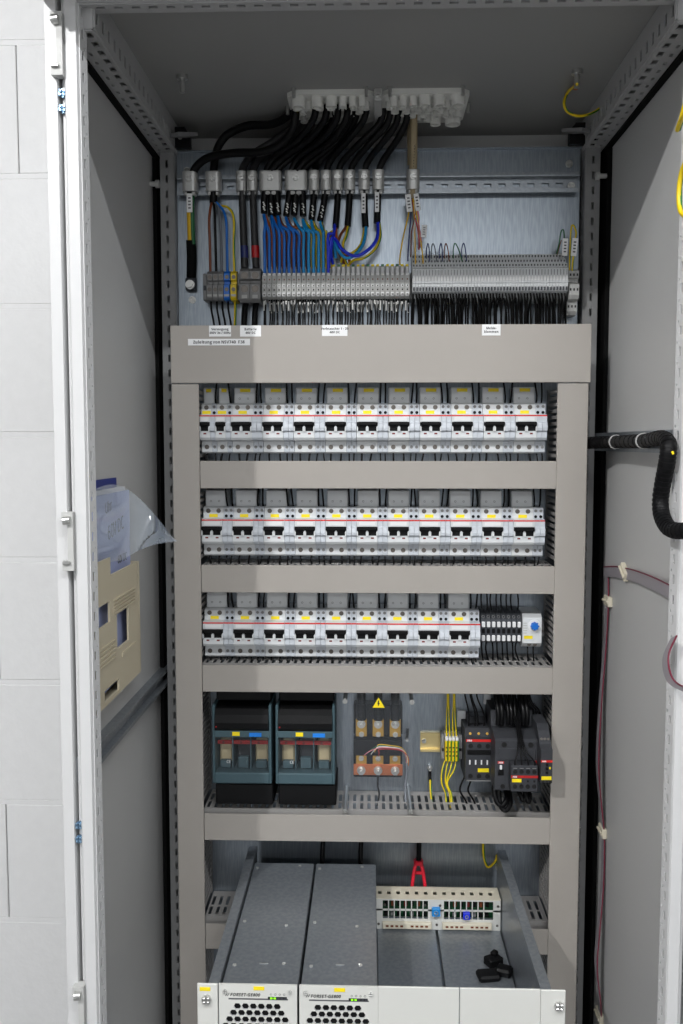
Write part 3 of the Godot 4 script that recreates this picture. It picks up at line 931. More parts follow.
# ---------------------------------------------------------------- fuse switches, shunt block, contactors
func fuse_switch(x0: float, label: String) -> void:
	var t := thing("fuse_switch", label, "fuse switch", Vector3(x0 + 0.05, 0.94, ZP), "fuse switches in the fourth row")
	var w := 0.0995
	var zf := -0.478
	# frame with a window: four bars round the opening
	span(x0, x0 + 0.0045, 0.9785, 1.1134, -0.555, zf - 0.001, 0.0012)
	span(x0 + w - 0.0045, x0 + w, 0.9785, 1.1134, -0.555, zf - 0.001, 0.0012)
	span(x0 + 0.003, x0 + w - 0.003, 1.0584, 1.0695, -0.54, zf, 0.001)
	span(x0 + 0.003, x0 + w - 0.003, 0.9785, 0.9975, -0.54, zf, 0.002)
	done("frame", M.teal_grey, t)
	span(x0 + 0.004, x0 + w - 0.004, 0.985, 1.11, -0.575, -0.548)
	done("rear_housing", M.black, t)
	# black pull handle, rounded forwards
	ext([Vector2(-0.55, 1.0695), Vector2(zf - 0.001, 1.0695), Vector2(zf + 0.003, 1.074), Vector2(zf + 0.004, 1.084), Vector2(zf, 1.097), Vector2(zf - 0.008, 1.1055), Vector2(zf - 0.022, 1.1085), Vector2(-0.55, 1.1085)], Vector3(x0 + 0.0048, 0, 0), Vector3(0, 0, 1), Vector3(0, 1, 0), Vector3(w - 0.0096, 0, 0))
	var h := done("pull_handle", M.black, t)
	span(x0 + 0.0065, x0 + 0.0085, 1.0765, 1.0785, zf + 0.003, zf + 0.0043)
	done("red_mark", M.strip_red, h)
	span(x0 + 0.034, x0 + 0.0465, 1.0612, 1.0680, zf, zf + 0.0005)
	done("marker_label", M.yellow, t)
	span(x0 + 0.0625, x0 + 0.083, 1.0600, 1.0667, zf, zf + 0.0005)
	done("blue_label", M.blue_label, t)
	# behind the window: fuse bodies, barriers, red strip
	for k in 3:
		var fx := x0 + 0.008 + 0.0305 * k
		if k != 1:
			span(fx, fx + 0.022, 1.005, 1.046, -0.53, -0.508, 0.003)
			var fu := done("fuse_link", M.fuse_body, t)
			span(fx + 0.004, fx + 0.018, 1.046, 1.055, -0.522, -0.514)
			done("blade_contact", M.steel, fu)
		else:
			span(fx, fx + 0.024, 1.003, 1.05, -0.535, -0.512, 0.002)
			done("fuse_carrier", M.contactor, t)
		span(fx + 0.002, fx + 0.02, 0.999, 1.012 + 0.006 * (k % 2), -0.507, -0.497, 0.001)
		done("grip_lug", M.teal_grey, t)
		span(fx + 0.0235, fx + 0.0255, 0.9985, 1.058, -0.545, -0.492)
		done("barrier", M.teal_grey, t)
	span(x0 + 0.006, x0 + w - 0.006, 1.0405, 1.0473, -0.4995, -0.4965, 0.0006)
	var rs := done("red_strip", M.strip_red, t)
	for k in 3:
		cyl(Vector3(x0 + 0.016 + 0.03 * k, 1.0438, -0.497), Vector3(x0 + 0.016 + 0.03 * k, 1.0438, -0.4958), 0.0024, 10)
		done("test_hole", M.dark_red, rs)
	span(x0 + 0.0045, x0 + w - 0.0045, 0.9975, 1.0584, -0.4805, -0.479)
	var pane := done("window_pane", M.smoke, t)
	text("CE", 0.0066, Vector3(x0 + 0.0275, 1.0165, -0.4786), M.white, pane)
	# lower terminal cover
	span(x0 + 0.004, x0 + w + 0.002, 0.9405, 0.977, -0.57, zf - 0.006, 0.002)
	done("terminal_cover", M.black, t)
	span(x0 + 0.004, x0 + w - 0.002, 1.1145, 1.138, -0.57, -0.5, 0.002)
	done("terminal_cover", M.black, t)

func fuse_row() -> void:
	fuse_switch(-0.2765, "left one of the two grey-green fuse switches with a black pull handle")
	fuse_switch(-0.1700, "right one of the two grey-green fuse switches, next to the clear cover plate")
	# ---- shunt block under a clear cover
	var t := thing("shunt_block", "three copper and brass busbar connections on a black base behind clear plastic", "busbar block", Vector3(0, 0.97, ZP))
	span(-0.0405, 0.0445, 1.043, 1.096, -0.578, -0.546, 0.002)
	done("insulator", M.bakelite, t)
	span(-0.0405, 0.0445, 0.967, 1.034, -0.578, -0.546, 0.002)
	done("insulator", M.bakelite, t)
	span(-0.036, 0.040, 1.034, 1.043, -0.578, -0.556)
	done("base_bridge", M.bakelite, t)
	for k in 3:
		var cx: float = [-0.0270, 0.0022, 0.0318][k]
		span(cx - 0.0098, cx + 0.0098, 1.041, 1.072, -0.546, -0.542, 0.0008)
		var u := done("brass_tab", M.brass, t)
		cyl(Vector3(cx, 1.0635, -0.542), Vector3(cx, 1.0635, -0.5395), 0.0072, 16)
		cyl(Vector3(cx, 1.0635, -0.5395), Vector3(cx, 1.0635, -0.533), 0.0056, 6)
		cyl(Vector3(cx, 1.0635, -0.533), Vector3(cx, 1.0635, -0.526), 0.003, 12)
		done("bolt", M.steel, u)
		screw(Vector3(cx + 0.0003, 1.0455, -0.542), Vector3(0, 0, 1), 0.0045, 0.005)
		done("clamp_screw", M.steel, u)
		cyl(Vector3(cx, 1.07, -0.546), Vector3(cx, 1.098, -0.546), 0.0088, 12)
		cyl(Vector3(cx, 1.098, -0.546), Vector3(cx, 1.13, -0.55), 0.0075, 12)
		done("cable_boot", M.cable, u)
		span(cx - 0.0095, cx + 0.0095, 0.990, 1.0065, -0.546, -0.541, 0.0008)
		var l := done("brass_tab", M.brass, t)
		screw(Vector3(cx, 1.0030, -0.541), Vector3(0, 0, 1), 0.0045, 0.005)
		done("clamp_screw", M.steel, l)
		cyl(Vector3(cx, 0.9825, -0.5385), Vector3(cx, 0.9825, -0.536), 0.0075, 16)
		cyl(Vector3(cx, 0.9825, -0.536), Vector3(cx, 0.9825, -0.529), 0.0060, 6)
		cyl(Vector3(cx, 0.9825, -0.529), Vector3(cx, 0.9825, -0.524), 0.0033, 12)
		done("bolt", M.steel, l)
		span(cx - 0.0028 - 0.001, cx + 0.0026 - 0.001, 1.0145, 1.0285, -0.556, -0.5545)
		done("marker_label", M.yellow, t)
	span(-0.0405, 0.0450, 0.9735, 0.9930, -0.541, -0.5385, 0.0006)
	done("copper_bar", M.copper, t)
	# sense wires
	var sw := [[M.wire_pink, 0.0], [M.wire_green, 0.004], [M.wire_white, 0.002], [M.wire_yellow, 0.006], [M.wire_red, -0.003]]
	for k in 5:
		var dy: float = sw[k][1]
		wire("sense_wire", "thin %s sense wire looping across the copper shunt block" % ["pink", "green", "white", "yellow", "red"][k], "sense wires on the shunt block", [Vector3(-0.022 + 0.006 * k, 1.008 + dy, -0.541), Vector3(-0.012 + 0.004 * k, 1.018 + dy, -0.534), Vector3(0.004, 1.0245 + dy, -0.532), Vector3(0.024, 1.024 + dy * 0.7, -0.534), Vector3(0.043, 1.018 + dy * 0.6, -0.542), Vector3(0.0515 + 0.0008 * k, 1.002, -0.552), Vector3(0.0525 + 0.0008 * k, 0.985, -0.556)], 0.0008, sw[k][0], 6, 5)
	wire("shunt_wire", "black wire hanging from the middle bolt of the copper bar", "", [Vector3(0.0022, 0.972, -0.537), Vector3(0.002, 0.955, -0.535), Vector3(0.0045, 0.94, -0.538), Vector3(0.001, 0.922, -0.53)], 0.0016, M.cable)
	wire("sense_cable", "grey sense cable running down beside the copper shunt block", "", [Vector3(0.0530, 0.99, -0.556), Vector3(0.0515, 0.965, -0.552), Vector3(0.050, 0.945, -0.545), Vector3(0.051, 0.922, -0.53)], 0.0026, M.wire_grey)
	# clear cover on stand-offs
	var c := thing("cover_plate", "clear acrylic cover plate with a yellow warning triangle", "cover plate", Vector3(0, 0.93, -0.48))
	span(-0.0575, 0.0600, 0.9260, 1.1370, -0.4775, -0.4745, 0.0004)
	done("acrylic_sheet", M.clear, c)
	for p in [Vector2(-0.0535, 1.1232), Vector2(0.0574, 1.1225), Vector2(-0.0535, 0.9354), Vector2(0.0560, 0.9354)]:
		screw(Vector3(p.x, p.y, -0.4745), Vector3(0, 0, 1), 0.0042, 0.004)
		var s := done("cover_screw", M.steel, c)
		cyl(Vector3(p.x, p.y, ZP), Vector3(p.x, p.y, -0.478), 0.0035, 10)
		done("stand_off", M.steel, s)
	ext([Vector2(-0.0108, 0), Vector2(0.0108, 0), Vector2(0, 0.0185)], Vector3(0.0022, 1.1122, -0.4744), Vector3(1, 0, 0), Vector3(0, 1, 0), Vector3(0, 0, 0.0004))
	var wt := done("warning_sign", M.yellow, c)
	wt.set_meta("label", "yellow triangle with a black lightning bolt")
	ext([Vector2(-0.001, 0.0125), Vector2(0.0012, 0.0125), Vector2(0.0002, 0.0085), Vector2(0.0022, 0.0085), Vector2(-0.001, 0.0022), Vector2(-0.0002, 0.0065), Vector2(-0.002, 0.0065)], Vector3(0.0022, 1.1122, -0.4740), Vector3(1, 0, 0), Vector3(0, 1, 0), Vector3(0, 0, 0.0003))
	done("lightning_bolt", M.ink, wt)
	for e in [[Vector2(-0.0108, 0), Vector2(0.0108, 0)], [Vector2(0.0108, 0), Vector2(0, 0.0185)], [Vector2(0, 0.0185), Vector2(-0.0108, 0)]]:
		var a := Vector3(0.0022 + e[0].x, 1.1122 + e[0].y, -0.4741)
		var b := Vector3(0.0022 + e[1].x, 1.1122 + e[1].y, -0.4741)
		cyl(a, b, 0.0004, 5)
		done("sign_edge", M.ink, wt)
	# thin pin with a steel nut right of the block
	var pin := thing("sense_lug", "black insulated lug with a steel nut beside the shunt block", "lug", Vector3(0.0525, 1.03, -0.57))
	cyl(Vector3(0.0525, 1.030, -0.552), Vector3(0.0545, 1.052, -0.556), 0.0024, 10)
	done("sleeve", M.cable, pin)
	cyl(Vector3(0.0525, 1.034, -0.575), Vector3(0.0525, 1.034, -0.545), 0.0028, 6)
	done("nut", M.steel, pin)
	# ---- short rail with earth terminals
	var dr := thing("din_rail", "short brass coloured top-hat rail left of the earth terminals", "rail", Vector3(0.11, 1.004, ZP), "top-hat rails")
	ext([Vector2(0, -0.0175), Vector2(0.0065, -0.0175), Vector2(0.0075, -0.0165), Vector2(0.0075, -0.0125), Vector2(0.0012, -0.0125), Vector2(0.0012, 0.0125), Vector2(0.0075, 0.0125), Vector2(0.0075, 0.0165), Vector2(0.0065, 0.0175), Vector2(0, 0.0175)], Vector3(0.0775, 1.0212, ZP), Vector3(0, 0, 1), Vector3(0, 1, 0), Vector3(0.14, 0, 0))
	done("hat_profile", M.rail_brass, dr)
	screw(Vector3(0.084, 1.0225, ZP + 0.0012), Vector3(0, 0, 1), 0.0042, 0.005)
	done("screw", M.steel, dr)
	for e in [[0.1120, 0.1178, "grey end clamp left of the yellow-green earth terminals"], [0.1418, 0.1485, "grey end clamp between the earth terminals and the contactor"]]:
		var k := thing("end_clamp", e[2], "clamp", Vector3(e[0], 1.0, ZP), "end clamps")
		span(e[0], e[1], 1.001, 1.043, -0.572, -0.545, 0.001)
		done("body", M.grey_mid, k)
		span(e[0] + 0.0012, e[1] - 0.0012, 1.016, 1.021, -0.545, -0.5435)
		done("slot", M.slot, k)
	var pe0: Node3D = null
	for k in 4:
		var x := 0.1181 + 0.0059 * k
		var lab := "%s yellow-green earth terminal from the left on the short rail" % ORD[k]
		if pe0 == null:
			pe0 = thing("earth_terminal", lab, "terminal", Vector3(x, 1.0, ZP), "yellow-green earth terminals")
			span(x, x + 0.0036, 1.0005, 1.0365, -0.572, -0.535, 0.0008)
			done("body", M.pe_yellow, pe0)
			span(x + 0.0036, x + 0.0057, 1.0005, 1.0365, -0.572, -0.5355, 0.0005)
			done("green_half", M.pe_green, pe0)
			span(x + 0.0003, x + 0.0052, 1.0368, 1.0425, -0.56, -0.536, 0.0005)
			done("marker", M.white, pe0)
			for j in 3:
				span(x + 0.0009, x + 0.0034, 1.0095 + 0.0072 * j, 1.0122 + 0.0072 * j, -0.536, -0.5346)
				done("screw_opening", M.wire_brown, pe0)
		else:
			copy(pe0, "earth_terminal", Vector3(x, 1.0, ZP), lab)
		# earth wires up and down
		var cx := x + 0.0028
		var ux := 0.1215 if k < 2 else 0.1320
		pe_wire("%s green-yellow earth wire from the left above the earth terminals" % nth(k), "earth wires above the earth terminals", [Vector3(cx, 1.040, -0.545), Vector3(ux + (k % 2) * 0.0045 - 0.001, 1.075, -0.54), Vector3(ux + (k % 2) * 0.0022, 1.105, -0.54), Vector3(ux + (k % 2) * 0.002, 1.145, -0.545)], 0.0013)
		var lx: float = [0.1165, 0.1235, 0.1255, 0.1265][k]
		pe_wire("%s green-yellow earth wire from the left below the earth terminals" % nth(k), "earth wires below the earth terminals", [Vector3(cx, 1.003, -0.548), Vector3(cx - 0.004 - 0.001 * (3 - k), 0.985, -0.54), Vector3(lx - 0.004, 0.962, -0.538), Vector3(lx + 0.003, 0.943, -0.535), Vector3(lx + 0.004, 0.92, -0.53)], 0.0014)
	# earth bolt with its wire
	var eb := thing("earth_lug", "earth lug bolted to the plate left of the earth wires", "lug", Vector3(0.096, 0.97, ZP))
	cyl(Vector3(0.0945, 0.9755, ZP), Vector3(0.0945, 0.9755, ZP + 0.010), 0.0046, 6)
	cyl(Vector3(0.0945, 0.9755, ZP + 0.01), Vector3(0.0945, 0.9755, ZP + 0.018), 0.0026, 10)
	done("bolt", M.steel, eb)
	tube([Vector3(0.0945, 0.969, ZP + 0.006), Vector3(0.0946, 0.962, ZP + 0.008), Vector3(0.0948, 0.952, ZP + 0.012)], 0.0029, 8, 3)
	done("heat_shrink", M.cable, eb)
	pe_wire("green-yellow earth wire hanging from the bolted earth lug", "", [Vector3(0.0948, 0.955, ZP + 0.012), Vector3(0.0949, 0.94, ZP + 0.025), Vector3(0.0960, 0.92, ZP + 0.045)], 0.0019)
	small_contactor()
	large_contactor()
	monitoring_relay()

func pe_wire(label: String, group: String, pts: Array, r: float) -> Node3D:   # yellow wire with a green stripe wound along it
	var t := thing("earth_wire", label, "wire", pts[0], group)
	tube(pts, r, 8, 5)
	done("yellow_sheath", M.pe_yellow, t)
	var p2 := []
	for i in pts.size():
		p2.append(pts[i] + Vector3(r * 0.5, 0.0, r * (0.25 if i % 2 else -0.1)))
	tube(p2, r * 0.78, 6, 5)
	done("green_stripe", M.pe_green, t)
	return t

func opening(p: Vector3, r: float, t: Node3D, called := "screw_opening") -> void:
	pipe(p - Vector3(0, 0, 0.001), p + Vector3(0, 0, 0.0007), r * 1.25, r, 10)
	cyl(p - Vector3(0, 0, 0.001), p + Vector3(0, 0, 0.0001), r, 10)
	done(called, M.slot, t)

func small_contactor() -> void:
	var t := thing("contactor", "smaller dark grey contactor with a red stripe beside the earth terminals", "contactor", Vector3(0.172, 0.977, ZP), "contactors")
	var x0 := 0.1495
	var x1 := 0.1957
	var zf := -0.5
	ext([Vector2(-0.578, 0.977), Vector2(-0.52, 0.977), Vector2(zf, 0.980), Vector2(zf, 1.0525), Vector2(zf - 0.008, 1.0545), Vector2(-0.52, 1.0655), Vector2(-0.578, 1.0655)], Vector3(x0, 0, 0), Vector3(0, 0, 1), Vector3(0, 1, 0), Vector3(x1 - x0, 0, 0))
	done("housing", M.contactor, t)
	span(x0 + 0.0005, x1 - 0.0005, 1.0478, 1.0520, zf - 0.001, zf + 0.0005)
	var st := done("red_stripe", M.red, t)
	text("ABB", 0.0042, Vector3(x0 + 0.0065, 1.0499, zf + 0.0008), M.white, st, Basis.IDENTITY, "lettering", true)
	for k in 3:
		var cx := x0 + 0.0085 + 0.0143 * k
		opening(Vector3(cx, 1.0405, zf), 0.0032, t)
		opening(Vector3(cx, 0.9885, zf), 0.0032, t)
		screw(Vector3(cx, 1.0585, -0.5105), Vector3(0, 0.4, 0.9).normalized(), 0.0022, 0.002)
		done("terminal_screw", M.brass, t)
	span(x0 + 0.003, x1 - 0.003, 1.0265, 1.034, zf - 0.002, zf + 0.003, 0.001)
	done("armature_cover", M.black, t)
	for k in 4:
		var cx := x0 + 0.0072 + 0.0098 * k
		span(cx - 0.0012, cx + 0.0012, 1.0085, 1.0165, zf, zf + 0.001, 0.0003)
		done("contact_mark", M.white, t)
	span(0.1703, 0.1888, 0.9958, 1.0020, zf, zf + 0.0012)
	done("marker_label", M.yellow, t)
	span(x0 + 0.002, x1 - 0.002, 0.9795, 0.9815, zf - 0.004, zf + 0.0002)
	done("printed_edge", M.grey_mid, t)
	span(0.1415, 0.156, 1.066, 1.0805, -0.575, -0.568)
	span(0.1415, 0.1485, 1.052, 1.066, -0.575, -0.568)
	done("coil_plate", M.breaker, t)
	span(0.157, 0.189, 1.0655, 1.078, -0.575, -0.545, 0.001)
	done("coil_terminals", M.contactor, t)
	for k in 4:
		var cx: float = [0.157, 0.168, 0.172, 0.183][k]
		wire("contactor_wire", "%s thin black wire from the left above the smaller contactor" % nth(k), "wires above the smaller contactor", [Vector3(cx, 1.06, -0.53), Vector3(cx + 0.001, 1.085, -0.532), Vector3(cx - 0.005 - 0.002 * k, 1.115, -0.54), Vector3(cx - 0.010, 1.145, -0.545)], 0.0015, M.cable)
	for k in 2:
		var cx := 0.1535 + 0.014 * k
		wire("contactor_wire", "%s thin black wire below the smaller contactor" % ["left", "right"][k], "wires below the smaller contactor", [Vector3(cx, 0.981, -0.53), Vector3(cx - 0.008, 0.965, -0.525), Vector3(cx - 0.010, 0.952, -0.525), Vector3(cx, 0.935, -0.525), Vector3(cx + 0.004, 0.92, -0.53)], 0.0017, M.cable)

func large_contactor() -> void:
	var t := thing("contactor", "larger dark grey contactor with an auxiliary block and thick black cables", "contactor", Vector3(0.2274, 0.9827, ZP), "contactors")
	var x0 := 0.1918
	var x1 := 0.2614
	var zf := -0.449
	ext([Vector2(-0.578, 0.9827), Vector2(zf - 0.004, 0.9827), Vector2(zf, 0.9856), Vector2(zf, 1.0664), Vector2(zf - 0.004, 1.0695), Vector2(-0.478, 1.074), Vector2(-0.502, 1.0755), Vector2(-0.507, 1.101), Vector2(-0.578, 1.101)], Vector3(x0, 0, 0), Vector3(0, 0, 1), Vector3(0, 1, 0), Vector3(x1 - x0, 0, 0))
	done("housing", M.contactor, t)
	for s in [x0 + 0.0145, x1 - 0.012]:
		opening(Vector3(s, 1.0605, zf), 0.0036, t)
	opening(Vector3(x0 + 0.013, 0.9909, zf), 0.0032, t)
	span(x0 + 0.006, x1 - 0.004, 1.0352, 1.0547, zf - 0.001, zf + 0.0015, 0.0008)
	done("arc_cover", M.contactor, t)
	span(x0 + 0.0045, x0 + 0.0145, 1.0289, 1.0328, zf, zf + 0.0006)
	var rl := done("red_label", M.red, t)
	text("ABB", 0.0038, Vector3(x0 + 0.0095, 1.0308, zf + 0.0009), M.white, rl, Basis.IDENTITY, "lettering", true)
	span(x0 + 0.0078, x0 + 0.0115, 1.0196, 1.0269, zf, zf + 0.003, 0.0008)
	done("position_flag", M.white, t)
	span(x0 + 0.005, x0 + 0.0145, 1.0094, 1.0192, zf - 0.001, zf + 0.0006)
	done("flag_recess", M.black, t)
	span(x1 - 0.0045, x1 - 0.002, 1.0265, 1.0347, zf, zf + 0.0006)
	done("red_mark", M.strip_red, t)
	# auxiliary block on the front
	var ax0 := 0.2142
	var ax1 := 0.2575
	var za := -0.424
	span(ax0, ax1, 0.9914, 1.0347, zf, za, 0.0015)
	var a := done("auxiliary_block", M.contactor, t)
	span(ax0, ax1, 1.0148, 1.0187, za - 0.001, za + 0.0005)
	done("red_stripe", M.strip_red, a)
	text("ABB", 0.0038, Vector3(ax0 + 0.006, 1.0167, za + 0.0008), M.white, a, Basis.IDENTITY, "lettering", true)
	span(ax0 + 0.0015, ax0 + 0.0165, 1.0078, 1.0133, za, za + 0.0008)
	done("marker_label", M.yellow, a)
	for k in 4:
		var cx := ax0 + 0.0065 + 0.0102 * k
		opening(Vector3(cx, 1.0250, za), 0.0029, a)
		opening(Vector3(cx, 1.0007, za), 0.0029, a)
		if k > 1:
			opening(Vector3(cx, 1.0094, za), 0.0014, a)
		span(cx - 0.0032, cx + 0.0032, 1.0302, 1.0311, za - 0.001, za + 0.0003)
		done("terminal_number", M.grey_mid, a)
	span(0.1880, 0.1996, 1.0926, 1.1170, -0.576, -0.568)
	done("coil_plate", M.breaker, t)
	span(0.2546, 0.2648, 1.0975, 1.1121, -0.576, -0.568)
	done("coil_plate", M.breaker, t)
	# thick cables above
	var top := [[0.2016, 0.1972, 0.0042], [0.2079, 0.2050, 0.0042], [0.2181, 0.2128, 0.003], [0.2235, 0.2210, 0.0032], [0.2434, 0.2390, 0.0042], [0.2497, 0.2473, 0.0042], [0.2293, 0.2313, 0.0025]]
	for k in top.size():
		var q = top[k]
		wire("power_cable", "%s thick black cable from the left entering the larger contactor from above" % nth([0, 1, 2, 3, 5, 6, 4][k]), "cables above the larger contactor", [Vector3(q[0], 1.0809, -0.489), Vector3(q[0], 1.1024, -0.488), Vector3((q[0] + q[1]) * 0.5, 1.1267, -0.505), Vector3(q[1], 1.1559, -0.53)], q[2], M.cable, 8)
	for k in 4:
		var cx := ax0 + 0.0065 + 0.0102 * k
		wire("control_wire", "%s thin black wire from the left fanning into the auxiliary block" % nth(k), "wires fanning into the auxiliary block", [Vector3(cx, 1.0265, -0.426), Vector3(cx + 0.0005, 1.0401, -0.428), Vector3(lerpf(cx, 0.2303, 0.6), 1.0566, -0.436), Vector3(0.2293 + 0.002 * k, 1.0790, -0.460), Vector3(0.2254 + 0.004 * k, 1.1121, -0.505), Vector3(0.2215 + 0.006 * k, 1.1559, -0.52)], 0.0014, M.cable)
	# loops below
	var lo := [[0.1977, 0.0045, 0.9525, 0.2162], [0.2045, 0.0045, 0.9447, 0.2225], [0.2381, 0.004, 0.9613, 0.2478], [0.2478, 0.004, 0.9583, 0.2546]]
	for iq in lo.size():
		var q = lo[iq]
		wire("power_cable", "%s thick black cable loop from the left below the larger contactor" % nth(iq), "cables below the larger contactor", [Vector3(q[0], 0.9904, -0.490), Vector3(q[0] - 0.002, 0.9729, -0.480), Vector3(q[0] + 0.001, q[2] + 0.004, -0.474), Vector3((q[0] + q[3]) * 0.5, q[2] - 0.003, -0.472), Vector3(q[3], q[2] + 0.006, -0.480), Vector3(q[3] + 0.001, 0.9710, -0.515), Vector3(q[3], 0.9856, -0.535)], q[1], M.cable, 8)

func monitoring_relay() -> void:
	var t := thing("monitoring_relay", "narrow black relay with a red stripe at the right end of the fourth row", "relay", Vector3(0.2690, 1.0070, ZP))
	var x0 := 0.2599
	var x1 := 0.2782
	var zf := -0.416
	ext([Vector2(-0.578, 1.0070), Vector2(-0.43, 1.0070), Vector2(zf, 1.0099), Vector2(zf, 1.0636), Vector2(-0.43, 1.0684), Vector2(-0.447, 1.0857), Vector2(-0.46, 1.0933), Vector2(-0.578, 1.0933)], Vector3(x0, 0, 0), Vector3(0, 0, 1), Vector3(0, 1, 0), Vector3(x1 - x0, 0, 0))
	done("housing", M.contactor, t)
	span(x0, x1, 1.0437, 1.0471, zf, zf + 0.0006)
	var s := done("red_stripe", M.red, t)
	text("ABB", 0.0034, Vector3(x0 + 0.005, 1.0454, zf + 0.001), M.white, s, Basis.IDENTITY, "lettering", true)
	for k in 3:
		opening(Vector3(x0 + 0.0038 + 0.0057 * k, 1.0113, zf), 0.0018, t)
		screw(Vector3(x0 + 0.004 + 0.0055 * k, 1.0746, -0.4365), Vector3(0, 0.6, 0.8).normalized(), 0.0022, 0.002)
		done("terminal_screw", M.screw_dark, t)
		cyl(Vector3(x0 + 0.0095, 1.0401 - 0.0065 * k, zf), Vector3(x0 + 0.0095, 1.0401 - 0.0065 * k, zf + 0.002), 0.0022, 10)
		done("setting_dial", M.black, t)
		wire("relay_wire", "%s thin black wire from the left above the narrow relay" % nth(k), "wires above the narrow relay", [Vector3(x0 + 0.004 + 0.0055 * k, 1.0857, -0.515), Vector3(x0 + 0.003 + 0.005 * k, 1.1010, -0.51), Vector3(x0 - 0.004 + 0.003 * k, 1.1125, -0.512), Vector3(x0 - 0.008 + 0.003 * k, 1.1327, -0.52), Vector3(x0 - 0.004 + 0.003 * k, 1.1615, -0.53)], 0.0014, M.cable)
	span(x0 + 0.013, x0 + 0.0155, 1.0329, 1.0363, zf, zf + 0.001)
	done("status_lamp", M.yellow, t)
	span(x0 + 0.0012, x0 + 0.017, 1.0152, 1.0209, zf, zf + 0.0008)
	done("marker_label", M.yellow, t)

